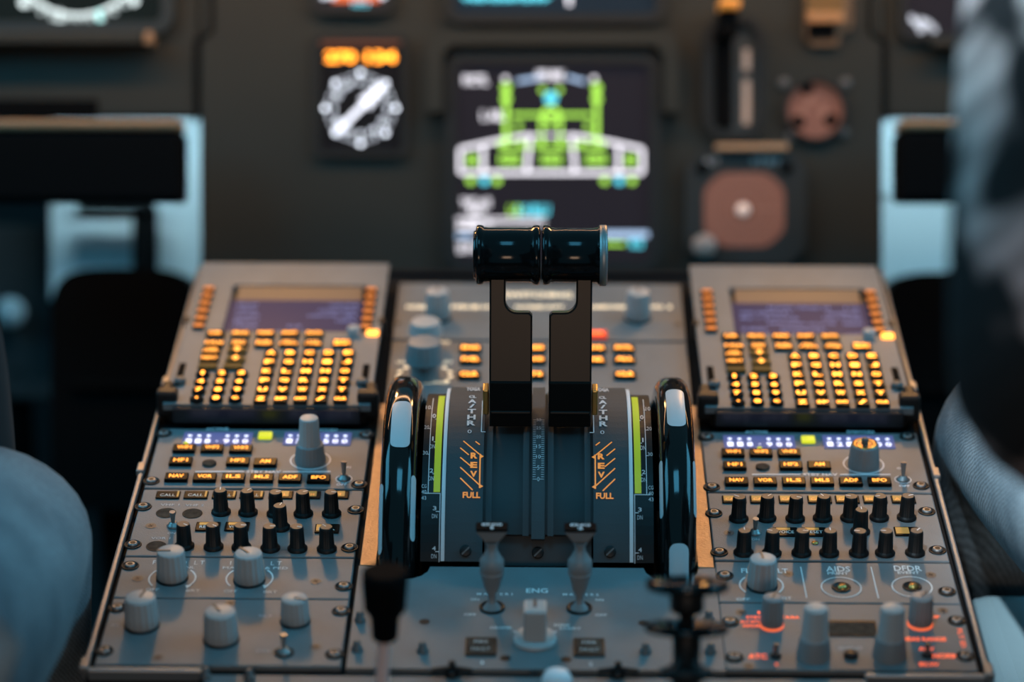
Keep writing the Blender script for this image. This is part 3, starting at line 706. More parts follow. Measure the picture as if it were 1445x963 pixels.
stack_knob(q(228, 385), t, 0, .0100, .012, .0105, .0200, KNOBD, KNOBG)
stack_knob(q(222, 520), t, .5, .0105, .013, .0115, .0270, KNOBD, KNOBD)
b = MB()
p = q(222, 515)
for a in range(-30, 211, 24): b.disc((p.x + .0180 * math.cos(math.radians(a)), p.y + .0180 * math.sin(math.radians(a))), .0018, .0003)
b.text('UPPER', q(300, 365), .004, .0003, width=.012).text('OFF', q(120, 455), .004, .0003, width=.008).text('BRT', q(325, 455), .004, .0003, width=.008)
b.text('LOWER', q(275, 548), .004, .0003, width=.016)
b.build('lettering', CREAM, t)
ks = (.0118, .0120)
for (X, Y, s) in ((430, 402, 'ENG'), (430, 454, 'FUEL'), (424, 522, 'CLR'), (590, 402, 'BLEED'), (590, 454, 'APU'), (722, 402, 'PRESS'), (722, 454, 'COND'), (716, 522, 'STS'), (862, 402, 'ELEC'), (862, 454, 'DOOR'), (995, 403, 'HYD'), (993, 456, 'WHEEL'), (1125, 402, 'F/CTL'), (1128, 453, 'ALL'), (1131, 522, 'CLR')):
    k = key(t, q(X, Y), (.0150, .0105), None); MB().text(s, (0, 0), .0060, .0027, width=.0122, bold=.04).build('legend', LEGENDF, k)
k = key(t, q(1000, 336), (.0150, .0105), None, 0, mat('red_cap', (.3, .02, .01), .3, emit=(1, .08, .02), es=.7)); MB().text('EMER', (0, 0), .0062, .0027, width=.0115, bold=.04).build('legend', REDKEY, k)

# ---------------------------------------------------------------- throttle quadrant drum
VC, WC = .2230, -.0600
def ray_line(y):
    p = P(760, y); d = p - CAMP; return CAMP, d.normalized()
def tangent_R(y, v0):                                         # circle through (v0, 0), just touched by the sight line y
    o, d = ray_line(y); n = Vector((0, -d.z, d.y)); 
    lo, hi = v0 + .02, v0 + .2
    for _ in range(60):
        vc = (lo + hi) / 2; R = math.hypot(vc - v0, WC)
        dist = (o.y - vc) * n.y + (o.z - WC) * n.z
        if dist > R: lo = vc
        else: hi = vc
    return vc, R
VC, RD = tangent_R(547, .1235)
RS = RD - .0045                                               # the scale band lies a little lower
def cyl(u, th, r): return Vector((u, VC - r * math.sin(th), WC + r * math.cos(th)))
def hit(px, py, r):
    o = CAMP; d = (P(px, py) - CAMP).normalized()
    a = d.y ** 2 + d.z ** 2; bb = d.y * (o.y - VC) + d.z * (o.z - WC); c = (o.y - VC) ** 2 + (o.z - WC) ** 2 - r * r
    disc = bb * bb - a * c
    if disc < 0: disc = 0
    p = o + d * ((-bb - math.sqrt(disc)) / a)
    return p.x, math.atan2(VC - p.y, p.z - WC)
TH0, TH1 = -1.02, math.acos(-WC / RD) - .004                          # far and near ends of the drum
def band(b, u0, u1, r0, r1, t0, t1, n=40):                     # closed curved slab
    vs = []; fs = []
    for k in range(n + 1):
        th = t0 + (t1 - t0) * k / n
        vs += [cyl(u0, th, r1), cyl(u1, th, r1), cyl(u1, th, r0), cyl(u0, th, r0)]
    for k in range(n):
        for i in range(4): j = (i + 1) % 4; fs.append((4 * k + i, 4 * k + j, 4 * k + 4 + j, 4 * k + 4 + i))
    fs += [(3, 2, 1, 0), (4 * n, 4 * n + 1, 4 * n + 2, 4 * n + 3)]
    return b.add(vs, fs)
quad = thing('throttle_quadrant', (0, 0, 0), 'curved dark blue grey throttle drum with A/THR and orange REV lettering', 'throttle quadrant')
UL = lambda X: hit(520 + X / 3.32, 680, RD)[0]
u_edge = .0555
slots = [(-.0330, -.0035), (.0045, .0340)]
for (a, c, e) in ((-u_edge, slots[0][0], 0), (slots[1][1], u_edge, 0), (slots[0][1], slots[1][0], .12)):
    b = MB(); band(b, a, c, RD - .006, RD, TH0, TH1 - e); b.build('drum_cover', GREY2, quad)
SLOTM = mat('slot_dark', (.026, .030, .032), .5, spec=.25)
for (a, c) in slots:
    b = MB(); band(b, a, c, RD - .010, RD - .0042, TH0, TH1 - .15); b.build('slot_brush', SLOTM, quad)
    for uu in (a + .0035, c - .0035):
        b = MB(); band(b, uu - .0018, uu + .0018, RD - .0041, RD - .0025, TH0, TH1 - .14); b.build('slot_rail', GREY2, quad)
b = MB(); band(b, -.032, .033, RD - .016, RD - .010, TH1 - .16, TH1 + .02); b.build('lower_plate', mat('lower_plate', (.03, .034, .036), .55), quad)
bb_ = MB(); band(bb_, -.0325, .0335, RD - .0095, RD - .0055, TH1 - .165, TH1 - .150); bb_.build('plate_lip', GREY, quad)
for u0 in (-.0430, .0005, .0440):
    th = TH1 - .055; rr = RD + .0002 if abs(u0) > .03 else RD - .0098
    c = cyl(u0, th, rr); nrm = Vector((0, -math.sin(th), math.cos(th))); tq = Vector((0, 0, 1)).rotation_difference(nrm).to_matrix().to_4x4()
    T = Matrix.Translation(c) @ tq
    s = MB().lathe([(.0036, 0), (.0036, .0009), (.003, .0012), (0, .0012)], seg=20, T=T).build('drum_screw', BLACK, quad)
    m = MB(); vs = [T @ Vector(p) for p in ((-.0026, -.0019, .0014), (-.0020, -.0026, .0014), (.0026, .0019, .0014), (.0020, .0026, .0014))]; m.add(vs, [(0, 1, 2, 3)]); m.build('screw_slot', DSTEEL, s)
# stabiliser scale bands
SCALEM = mat('scale_black', (.010, .011, .012), .45, spec=.25)
for s in (-1, 1):
    b = MB(); band(b, s * u_edge, s * .0705, RS - .006, RS, TH0, TH1); b.build('scale_band', SCALEM, quad)
    b = MB(); band(b, s * .0558, s * .0580, RS, RS + .0035, TH0, TH1 - .002, 60); b.build('white_edge', WHITE, quad)
_, ga = hit(633, 560, RS); _, gb = hit(621, 695, RS)
for s in (-1, 1):
    b = MB(); band(b, s * .0592, s * .0632, RS, RS + .0004, ga, gb); b.build('trim_band', LIME, quad)
def wrapfn(r): return lambda x, y: cyl(x, -y / r, r + .0004)          # y runs along the arc, up the drum
b = MB(); fs_ = wrapfn(RS)
def arc_y(py, r=None): return -hit(620, py, r or RS)[1] * (r or RS)
def strip_line(b, u0, u1, y0, y1, r, n=12, wd=None):
    vs = []; fs = []
    for k in range(n + 1):
        y = y0 + (y1 - y0) * k / n; th = -y / r
        vs += [cyl(u0, th, r + .0004), cyl(u1, th, r + .0004)]
    for k in range(n): fs.append((2 * k, 2 * k + 1, 2 * k + 3, 2 * k + 2))
    return b.add(vs, fs)
for s in (-1, 1):
    b = MB()
    strip_line(b, s * .0662, s * .0667, arc_y(563), arc_y(697), RS, 24)
    strip_line(b, s * .0588, s * .0593, arc_y(697), arc_y(794), RS)
    strip_line(b, s * .0588, s * .0688, arc_y(697) - .0003, arc_y(697) + .0003, RS, 1)
    for (t_, py, big) in (('1', 620, 1), ('2', 665, 1), ('3', 718, 1), ('4', 774.5, 1), ('0', 588, 0)):
        uc2 = .0648 if py < 700 else .0622
        y = arc_y(py + 4.5)
        if py < 700: strip_line(b, s * .0632, s * .0642, y - .0003, y + .0003, RS, 1)
        else: strip_line(b, s * .0593, s * .0615, y - .0003, y + .0003, RS, 1)
        b.text(t_, (s * uc2, arc_y(py)), arc_y(py - 3) - arc_y(py + 3), 0, width=.0022 if t_ != '1' else .0009, fn=fs_, bold=.02)
        if big: b.text('DN', (s * uc2, arc_y(py + 11)), arc_y(py + 8) - arc_y(py + 14), 0, width=.0032, fn=fs_)
    for (t_, py) in (('CG', 687), ('40', 695), ('43', 703.5), ('30', 640), ('20', 604), ('10', 576)):
        b.text(t_, (s * .0690, arc_y(py)), arc_y(py - 2.6) - arc_y(py + 2.6), 0, width=.0030, fn=fs_)
        if py < 660: strip_line(b, s * .0667, s * .0676, arc_y(py + 2) - .0003, arc_y(py + 2) + .0003, RS, 1)
    b.build('scale_lettering', WHITE, quad)
# lettering on the drum
fd = wrapfn(RD); DLET = mat('drum_lettering', (.62, .62, .63), .6)
ay = lambda py: arc_y(py, RD)
def hgt(py, hp): return ay(py - hp / 2) - ay(py + hp / 2)
def uat(px, py): return hit(px, py, RD)[0]
for s in (-1, 1):
    b = MB(); o = MB()
    ua = uat(665.3, 590) if s < 0 else uat(851.3, 590)
    uc = uat(668.6, 656) if s < 0 else uat(848.4, 656)
    for (t_, py, hp, w) in (('TOGA', 549.5, 4.5, .0088), ('CL', 560.6, 3.6, .0046), ('A', 567, 5.2, .0052), ('/', 573.5, 5.2, .0034), ('T', 581, 6.2, .0052), ('H', 589.3, 6.6, .0052), ('R', 597.6, 7.0, .0052)):
        b.text(t_, (ua, ay(py)), hgt(py, hp), 0, width=w, fn=fd, bold=.035)
    b.text('0', (ua - .0008, ay(609.5)), hgt(609.5, 5), 0, width=.0026, fn=fd)
    ub = uat(680, 590) if s < 0 else uat(837.5, 590)
    strip_line(b, ub - .0003, ub + .0003, ay(566), ay(610), RD); strip_line(b, ub, ub - s * .0026, ay(610) - .0003, ay(610) + .0003, RD, 1)
    # reverse range
    for (t_, py) in (('R', 643.4), ('E', 656.6), ('V', 669.2)): o.text(t_, (uc, ay(py)), hgt(py, 8.4), 0, width=.0042, fn=fd, bold=.045)
    o.text('FULL', (uat(665.3, 699) if s < 0 else uat(853.5, 699), ay(699)), hgt(699, 8.6), 0, width=.0106, fn=fd, bold=.03)
    ul = uat(677.3, 660) if s < 0 else uat(840, 660)
    strip_line(o, ul - .0004, ul + .0004, ay(641), ay(689), RD)
    for py in (644.5, 686.5): o.add([fd(ul, ay(py - 3)), fd(ul - s * .0022, ay(py)), fd(ul, ay(py + 3))], [(0, 1, 2)])
    for (xa, ya, xb, yb) in ((654, 623, 676.6, 641.6), (671, 623.5, 677, 628), (649.5, 632.6, 661.6, 642.5), (649.5, 646, 664, 658), (649.5, 660, 676.6, 684.7), (649.5, 675, 667, 692)):
        ua, ub2 = uat(xa, ya), uat(xb, yb)
        if s > 0: ua, ub2 = uat(1517.5 - xa, ya), uat(1517.5 - xb, yb)
        p, q_ = Vector((ua, ay(ya))), Vector((ub2, ay(yb))); d = (q_ - p).normalized(); n = Vector((-d.y, d.x)) * .00038
        o.add([fd(*(p - n)), fd(*(q_ - n)), fd(*(q_ + n)), fd(*(p + n))], [(0, 1, 2, 3)])
    b.build('lettering', DLET, quad); o.build('reverse_lettering', REVO, quad)
b = MB()
for k in range(0, 31):
    py0, py1 = 676, 604
    y = ay(py0) + (ay(py1) - ay(py0)) * k / 25; L_ = .0026 if k % 5 == 0 else .0017
    for s in (-1, 1):
        e = slots[0][1] + .0006 if s < 0 else slots[1][0] - .0006
        strip_line(b, e, e - s * L_, y - .00018, y + .00018, RD, 1)
    if k % 5 == 0: b.text(str(k), (.0005, y), .0030, 0, width=.0014 * len(str(k)), fn=fd)
b.build('angle_scale', DIM, quad)

# ---------------------------------------------------------------- trim wheels
WVC, WR = None, None
WC_keep = WC
WC = -.050
WVC, WR = tangent_R(531, .1130)
WC = WC_keep
def wheel(uc, label, mirror, patches):
    o = thing('trim_wheel', (uc, WVC, -.050), label, 'trim wheel', 'pitch trim wheels')
    hw = .0112
    T = Matrix.Rotation(PI / 2, 4, 'Y')
    prof = []
    n = 16
    rim = .020
    sec = [(rad, x) for rad, x in [(.030, -.006), (WR - rim, -.0075)]]
    for k in range(n + 1):
        a = -PI / 2 + PI * k / n
        ca, sa = math.cos(a), math.sin(a)
        sec.append((WR - .0135 + .0135 * abs(ca) ** .75, hw * (abs(sa) ** .75) * (1 if sa > 0 else -1)))
    sec += [(WR - rim, .0075), (.030, .006)]
    MB().lathe([(r, z) for r, z in sec], seg=160, T=T).build('rim', GLOSS, o)
    MB().lathe([(.030, -.009), (.030, .009)], seg=40, T=T).build('hub', BLACK, o)
    def rp(a, th):                                             # point on the rim: section angle a, wheel angle th from the top towards the viewer
        ca, sa = math.cos(a), math.sin(a)
        r = WR - .0135 + .0135 * abs(ca) ** .75 + .00025; x = hw * (abs(sa) ** .75) * (1 if sa > 0 else -1) * 1.02
        return Vector((x, -r * math.sin(th), r * math.cos(th)))
    for (a0, a1, t0, t1) in patches:
        m = MB(); vs = []; fs = []; NA, NT = 10, 40
        for i in range(NT + 1):
            f = .5 - .5 * math.cos(PI * i / NT)
            hwid = (a1 - a0) / 2 * .0125; rr = min(hwid, .005); dd = min(f, 1 - f) * abs(t1 - t0) * WR
            e = hwid if dd >= rr else hwid - rr + math.sqrt(max(0, rr * rr - (rr - dd) ** 2))
            am, ah = (a0 + a1) / 2, (a1 - a0) / 2 * max(e / hwid, .02)
            for j in range(NA + 1): vs.append(rp(am - ah + 2 * ah * j / NA, t0 + (t1 - t0) * f))
        for i in range(NT):
            for j in range(NA): k = i * (NA + 1) + j; fs.append((k, k + 1, k + NA + 2, k + NA + 1))
        m.add(vs, fs, True); m.build('white_mark', MARK, o)
    return o
def wth(py):
    o, d = ray_line(py); a = d.y ** 2 + d.z ** 2; bb = d.y * (o.y - WVC) + d.z * (o.z + .05); c = (o.y - WVC) ** 2 + (o.z + .05) ** 2 - WR * WR
    dd = max(0, bb * bb - a * c); p = o + d * ((-bb - math.sqrt(dd)) / a); return math.atan2(WVC - p.y, p.z + .05)
uLw = -.0845; uRw = .0850
wheel(uLw, 'glossy black trim wheel left of the throttle drum with white marks on its sides', 1, [(-.38, .50, wth(568), wth(633)), (-1.35, -.75, wth(680), wth(785)), (.70, 1.25, wth(668), wth(765))])
wheel(uRw, 'glossy black trim wheel right of the throttle drum, white mark low on its rim', -1, [(-.40, .42, wth(549), wth(601)), (-.42, .42, wth(766), wth(815) if False else 1.40), (-1.30, -.85, wth(643), wth(728)), (.85, 1.35, wth(643), wth(726))])

# ---------------------------------------------------------------- thrust levers
thb = hit(721, 607, RD)[1]
TL = thb - .014 / RD                                            # lever centre line angle
rad = Vector((0, -math.sin(TL), math.cos(TL))); tan = Vector((0, -math.cos(TL), -math.sin(TL)))  # tan: towards the viewer
def proj(p):
    q3 = p - CAMP; z = q3.dot(FWD); return CX + F * q3.dot(RIGHT) / z, CY - F * q3.dot(UP) / z
def lever_pt(u, r, s): return Vector((u, VC, WC)) + rad * r + tan * s
def find_r(py, s):
    lo, hi = RD, RD + .3
    for _ in range(50):
        m = (lo + hi) / 2
        if proj(lever_pt(-.017, m, s))[1] > py: lo = m
        else: hi = m
    return lo
rB = RD + .0008
r_blk = find_r(540, .0135)
LEAN = math.radians(-24)
def arm_map(y, z):                                              # arm frame: leans forward about the block's upper front edge
    c_, s_ = math.cos(LEAN), math.sin(LEAN); y2, z2 = y - r_blk, z - .0125
    return lever_pt(-.017, r_blk + y2 * c_ - z2 * s_, .0125 + y2 * s_ + z2 * c_)
def find_a(py, z):
    lo, hi = r_blk, r_blk + .2
    for _ in range(50):
        m = (lo + hi) / 2
        if proj(arm_map(m, z))[1] > py: lo = m
        else: hi = m
    return lo
r_notch = find_a(441, .0115); r_arm = find_a(402, .0115); r_cyl = find_a(360, .004)
print('lever angle', math.degrees(TL), 'r', RD, r_blk, r_notch, r_cyl)
for s in (-1, 1):
    uc = (-.0168 if s < 0 else .0196)
    lab = 'left glossy black thrust lever with a barrel grip in front of the main panel' if s < 0 else 'right glossy black thrust lever whose barrel grip has a silver end'
    t = thing('thrust_lever', (0, 0, 0), lab, 'thrust lever', 'thrust levers')
    T = Matrix(((1, 0, 0, 0), (0, rad.y, tan.y, VC), (0, rad.z, tan.z, WC), (0, 0, 0, 1)))   # local x = u, y = radial, z = towards the viewer
    hw = .0131
    def prism_bev(poly, z0, z1, bev):
        bm = bmesh.new(); vs = [bm.verts.new((x, y, z0)) for x, y in poly]; f = bm.faces.new(vs)
        ex = bmesh.ops.extrude_face_region(bm, geom=[f])
        for v in ex['geom']:
            if isinstance(v, bmesh.types.BMVert): v.co.z = z1
        bmesh.ops.recalc_face_normals(bm, faces=bm.faces[:])
        bmesh.ops.bevel(bm, geom=[e for e in bm.edges if abs(e.verts[0].co.z - e.verts[1].co.z) < 1e-6], offset=bev, segments=3, affect='EDGES', profile=.5)
        return bm
    # lower block
    bm = prism_bev([(uc - hw, rB), (uc + hw, rB), (uc + hw, r_blk), (uc - hw, r_blk)], -.012, .0135, .0012)
    bl = MB().bm(bm, False, T); bl.build('base_block', LEVER, t)
    MB().box((uc, rB + .0105, .0135), (hw * 2 - .0006, .0030, .0022), .0010, T).build('base_ridge', LEVER, t)
    # arm with the inner notch
    xo, xi, xn = uc + s * hw, uc - s * hw, uc + s * hw - s * .0098
    cr = .007
    pl = [(xo, r_blk - .003), (xo, r_cyl)]
    pl += [(xn, r_cyl)]
    cy = r_notch
    for k in range(7):
        a = k / 6 * PI / 2
        pl.append((xn - s * (cr - cr * math.cos(a)), cy + cr - cr * math.sin(a)))
    pl += [(xi + s * .002, cy), (xi, cy - .002), (xi, r_blk - .003)]
    if s > 0: pl = pl[::-1]
    Tt = T @ Matrix.Translation((0, r_blk, .0125)) @ Matrix.Rotation(LEAN, 4, 'X') @ Matrix.Translation((0, -r_blk, -.0125))
    bm = prism_bev(pl, .0005, .0120, .0011)
    MB().bm(bm, False, Tt).build('arm', LEVER, t)
    # barrel grip, axis along u
    ctr = Tt @ Vector((0, r_cyl, .004)); 
    g0, g1 = (-.0385, .0009) if s < 0 else (.0020, .0405)
    R0 = .0168
    pr = [(R0 * .9, 0), (R0 * 1.07, .0006), (R0 * 1.09, .002), (R0 * 1.07, .0042), (R0, .0052), (R0, .0068), (R0 * .985, .0072), (R0 * .985, g1 - g0 - .0072), (R0, g1 - g0 - .0068), (R0, g1 - g0 - .0052), (R0 * 1.07, g1 - g0 - .0042), (R0 * 1.09, g1 - g0 - .002), (R0 * 1.07, g1 - g0 - .0006), (R0 * .9, g1 - g0)]
    TG = Matrix.Translation((g0, ctr.y, ctr.z)) @ Matrix.Rotation(PI / 2, 4, 'Y')
    MB().lathe(pr, seg=64, T=TG).build('barrel_grip', GRIP, t)
    e = g0 if s < 0 else g1
    MB().lathe([(R0 * .88, 0), (R0 * .86, .0012), (R0 * .4, .0016), (0, .0016)], seg=40, T=Matrix.Translation((e, ctr.y, ctr.z)) @ Matrix.Rotation(s * PI / 2, 4, 'Y')).build('end_cap', STEEL if s > 0 else GLOSS, t)
    if s > 0: MB().lathe([(R0 * 1.02, -.0036), (R0 * 1.112, -.0034), (R0 * 1.115, .0004), (R0 * 1.06, .0012), (R0 * .86, .0013)], seg=56, T=Matrix.Translation((e, ctr.y, ctr.z)) @ Matrix.Rotation(PI / 2, 4, 'Y'), caps=False).build('end_ring', STEEL, t)
    # side screws at the foot
    MB().box((uc + s * (hw + .0022), rB + .016, .006), (.0036, .018, .009), .0008, T).build('side_catch', GOLD, t)

# ---------------------------------------------------------------- speed brake handle, flap lever, white knob
hb = Vector((-.0855, -.052, .0))
def ht(px, py, d): return PD(px, py, d)
t = thing('speed_brake_lever', hb, 'black grip on a pale stalk standing at the near left of the engine panel', 'lever')
top = PD(543, 806, 1.450); mid = PD(543, 902, 1.465); bot = Vector((-.0850, -.052, .0))
ax = (mid - top).normalized(); L_ = (mid - top).length
def axisT(o, z):
    return Matrix.Translation(o) @ Vector((0, 0, 1)).rotation_difference(z).to_matrix().to_4x4()
TB = axisT(top - hb, ax)
MB().lathe([(.0105, 0), (.0122, .0010), (.0123, .006), (.0112, L_ * .55), (.0098, L_ * .60), (.0078, L_ * .66), (.0070, L_ * .97), (.0060, L_), (0, L_)], seg=40, flute=10, fd=.0, T=TB).build('grip', MATTE, t)
MB().tube([mid - hb - ax * .004, (mid - hb) * .5 + (bot - hb) * .5, bot - hb + Vector((0, 0, .001))], .0036, 16).build('stalk', mat('pale_stalk', (.80, .58, .54), .4), t)
fb = Vector((.0860, -.046, .0))
t = thing('flap_lever', fb, 'black lever with two flat round discs at the near right of the engine panel', 'lever')
top = PD(970, 818, 1.460); botp = PD(968, 978, 1.460)
axf = (botp - top); Lf = axf.length; axf = axf.normalized()
axd = (axf * 1 + FWD * .06).normalized()
TB = axisT(top - fb, axf)
k_ = 1.46 / F
MB().lathe([(.014, 0), (.0215, .0006), (.0222, .0022), (.0222, .0046), (.021, .0058), (.010, .0062), (0, .0062)], seg=56, T=axisT(top - fb, axd)).build('top_disc', GLOSS, t)
yy = lambda py: (py - 818) * k_
MB().lathe([(.0086, yy(832)), (.0092, yy(836)), (.0090, yy(862)), (.0062, yy(868)), (.0040, yy(869)), (.0038, yy(882))], seg=36, T=TB).build('neck', BLACK, t)
TB2 = axisT(top - fb + axf * yy(881), axd)
MB().lathe([(.012, 0), (.0220, .0006), (.0226, .0018), (.0226, .0032), (.0214, .0042), (0, .0046)], seg=56, T=TB2).build('collar_disc', GRIP, t)
MB().lathe([(.0072, yy(888)), (.0076, yy(900)), (.0073, yy(936)), (.0105, yy(942)), (.0145, yy(946)), (.0140, yy(955)), (.0075, yy(962)), (.007, Lf), (.007, Lf + .005)], seg=36, T=TB).build('stem', BLACK, t)
MB().tube([top - fb + axf * yy(955), Vector((0, 0, .0005))], .0055, 14).build('foot', BLACK, t)
p = PD(787, 945, 1.44); wb = Vector((p.x, P(787, 985).y, 0))
t = thing('push_pull_knob', wb, 'small white rounded knob at the middle of the near edge', 'knob')
MB().lathe([(.0065, 0), (.0065, .002), (.005, .003), (.0048, .006), (.0080, .008), (.0085, .012), (.0070, .0155), (.003, .017), (0, .0172)], seg=36).build('knob_body', WHITE, t)

# ================================================================== MAIN INSTRUMENT PANEL (frame panM)
def pt(name, px, py, label, cat, group=None): return thing(name, A(px, py), label, cat, group, panM)
def AL(px, py, c): q = A(px, py) - A(*c); return q
def rect(px0, py0, px1, py1, c):
    a, d = AL(px0, py1, c), AL(px1, py0, c); return a.x, d.x, a.y, d.y
c0 = (762, 200)
mp_ = pt('instrument_panel', *c0, 'broad dark blue grey instrument panel across the cockpit behind the pedestal', 'instrument panel')
c = c0
x0, x1, y0, y1 = rect(283, -260, 1245, 470, c); MB().span(x0, x1, y0, y1, -.02, 0, .002).build('centre_plate', PANEL, mp_)
x0, x1, y0, y1 = rect(-420, -260, 280, 165, c); MB().span(x0, x1, y0, y1, -.022, -.003, .002).build('side_plate', PANEL, mp_)
x0, x1, y0, y1 = rect(1248, -260, 1900, 165, c); MB().span(x0, x1, y0, y1, -.022, -.003, .002).build('side_plate', PANEL, mp_)
# stepped seams
def seam(pts, wd, z=.0006):
    b = MB(); q = [AL(*p, c) for p in pts]
    for a_, d_ in zip(q, q[1:]): b.line(a_, d_, wd, z)
    b.build('panel_seam', MATTE, mp_)
seam([(299, -20), (299, 44), (277, 58), (277, 172)], .004); seam([(1228, -20), (1228, 46), (1249, 60), (1249, 172)], .004)
b = MB(); x0, x1, y0, y1 = rect(-60, 140, 138, 168, c); b.span(x0, x1, y0, y1, -.004, -.0015, .001); b.build('dark_slot', MATTE, mp_)
# small screws on the panel are not resolved by the photograph

# lower display
c = (780, 225)
t = pt('system_display', *c, 'large square screen in the centre showing a green and white aircraft diagram', 'display')
x0, x1, y0, y1 = rect(628, 75, 932, 385, c); MB().frame(x0, x1, y0, y1, .0095, .0004, .010, .016).build('bezel', BEZEL, t)
b = MB()
q0 = rect(603, 45, 957, 160, c); wd = .016
xs0, xs1, ys0, ys1 = q0
outer = [(xs0, ys0), (xs0, ys1 - .014)] + [(xs0 + .014 - .014 * math.cos(a), ys1 - .014 + .014 * math.sin(a)) for a in (PI / 6, PI / 3)] + [(xs0 + .014, ys1), (xs1 - .014, ys1)] + [(xs1 - .014 + .014 * math.sin(a), ys1 - .014 + .014 * math.cos(a)) for a in (PI / 6, PI / 3)] + [(xs1, ys1 - .014), (xs1, ys0)]
inner = [(xs1 - .013, ys0), (xs1 - .013, ys1 - .020), (xs1 - .020, ys1 - .0125), (xs0 + .020, ys1 - .0125), (xs0 + .013, ys1 - .020), (xs0 + .013, ys0)]
b.prism(outer + inner, .0004, .016); b.build('hood', PANEL, t)
x0, x1, y0, y1 = rect(640, 85, 919, 375, c); MB().span(x0, x1, y0, y1, .0004, .004).build('screen', SCREEN, t)
ZD = lambda X, Y: AL(420 + X / 2.407, Y / 2.407, c)
zs = .0044
g = MB(); wt = MB(); cy = MB(); bl = MB(); LW = .0024
def ln(mb, X0, Y0, X1, Y1, w=LW): mb.line(ZD(X0, Y0), ZD(X1, Y1), w, zs)
def bx(mb, X, Y, w, h, t_=LW * .7):
    for a in ((X - w, Y - h, X + w, Y - h), (X - w, Y + h, X + w, Y + h), (X - w, Y - h, X - w, Y + h), (X + w, Y - h, X + w, Y + h)): ln(mb, *a, t_)
# wing outline, white
for a in ((552, 588, 1170, 588), (552, 588, 552, 508), (1170, 588, 1170, 508), (552, 508, 690, 478), (1170, 508, 1030, 478), (690, 478, 790, 462), (930, 462, 1030, 478), (630, 588, 630, 500), (1090, 588, 1090, 500), (790, 465, 777, 586), (932, 465, 942, 586)): ln(wt, *a, .0030)
ln(wt, 790, 462, 930, 462, .0016)
for X in (706, 1006): wt.disc(ZD(X, 270), .0022, zs)
def tx(mb, s, X, Y, h=.0075, w=None, m=0): mb.text(s, ZD(X, Y), h, zs, width=w or len(s) * .0048, bold=.035)
tx(wt, 'F/CTL', 605, 274, .0075, .020); tx(wt, 'L AIL', 663, 394, .0075, .018); tx(wt, 'SPD BRK', 858, 258, .0075, .023)
tx(wt, 'TAT +15', 605, 690, .007, .024); tx(wt, 'SAT', 610, 716, .007, .014); tx(wt, 'G LOAD 1.0', 600, 760, .009, .026); tx(wt, '23 H 56', 585, 842, .008, .020)
ln(wt, 535, 745, 840, 745, .0014); ln(wt, 535, 775, 610, 775, .0018); ln(wt, 640, 760, 840, 760, .0012)
for X in (708, 1015):
    ln(g, X, 290, X, 505, .0034)
    for Y in (300, 338): g.disc(ZD(X + (0 if Y == 300 else 0), Y), .0038, zs)
ln(g, 725, 392, 998, 392, .0026)
g.ring((ZD(860, 395).x, ZD(860, 395).y), .0050, .0078, zs, 20)
for X in (720, 862, 1013): bx(g, X, 542, 30, 14, .0018); ln(g, X - 22, 542, X + 22, 542, .0016)
for X in (592, 1130): bx(g, X, 545, 12, 10, .0024)
for X in (588, 678, 1042, 1135): g.disc(ZD(X, 615), .0030, zs)
for X in (828, 892): ln(g, X, 400, X, 505, .0024)
for (X, Y) in ((720, 470), (750, 430), (985, 430), (1000, 470), (690, 490), (760, 490), (965, 490), (1035, 490), (830, 490), (890, 490)): g.disc(ZD(X, Y), .0025, zs)
for (X, Y) in ((832, 308), (888, 308)): g.disc(ZD(X, Y), .0024, zs)
ln(g, 690, 500, 1035, 500, .0018)
tx(g, 'LO', 738, 715, .008, .010); ln(g, 1040, 829, 1110, 829, .0022)
tx(cy, '1.0 BLU', 800, 716, .009, .026); cy.disc(ZD(860, 335), .0050, zs)
for X in (635, 1092): cy.disc(ZD(X, 615), .0032, zs)
tx(cy, 'KG', 1150, 828, .007, .010)
ln(bl, 1030, 798, 1190, 798, .0050); ln(bl, 745, 278, 832, 264, .0030); ln(bl, 915, 264, 975, 280, .0030); ln(bl, 532, 803, 600, 803, .0034)
for mb, m, n in ((g, SGREEN, 'green_symbols'), (wt, SWHITE, 'white_symbols'), (cy, SCYAN, 'cyan_symbols'), (bl, SBLUE, 'blue_symbols')): mb.build(n, m, t)

# upper display, lower edge of it in the frame
c = (783, -100)
t = pt('upper_display', *c, 'screen at the top edge above the centre screen with a cyan text line', 'display')
x0, x1, y0, y1 = rect(628, -240, 938, 35, c); MB().frame(x0, x1, y0, y1, .008, .0004, .010, .014).build('bezel', BEZEL, t)
x0, x1, y0, y1 = rect(640, -232, 926, 24, c); MB().span(x0, x1, y0, y1, .0004, .004).build('screen', mat('screen_blue_black', (.008, .012, .016), .5, spec=.08, emit=(.03, .07, .12), es=.2), t)
b = MB(); ln2 = lambda mb, p, q, w: mb.line(AL(*p, c), AL(*q, c), w, zs)
b.text('FOB 12450 FLAPS', AL(714, -3, c), .007, zs, width=.066, bold=.03); ln2(b, (652, -3), (776, -3), .0022); b.build('cyan_symbols', SCYAN, t)
b = MB(); ln2(b, (803, -40), (803, 8), .0036); b.build('white_symbols', SWHITE, t)

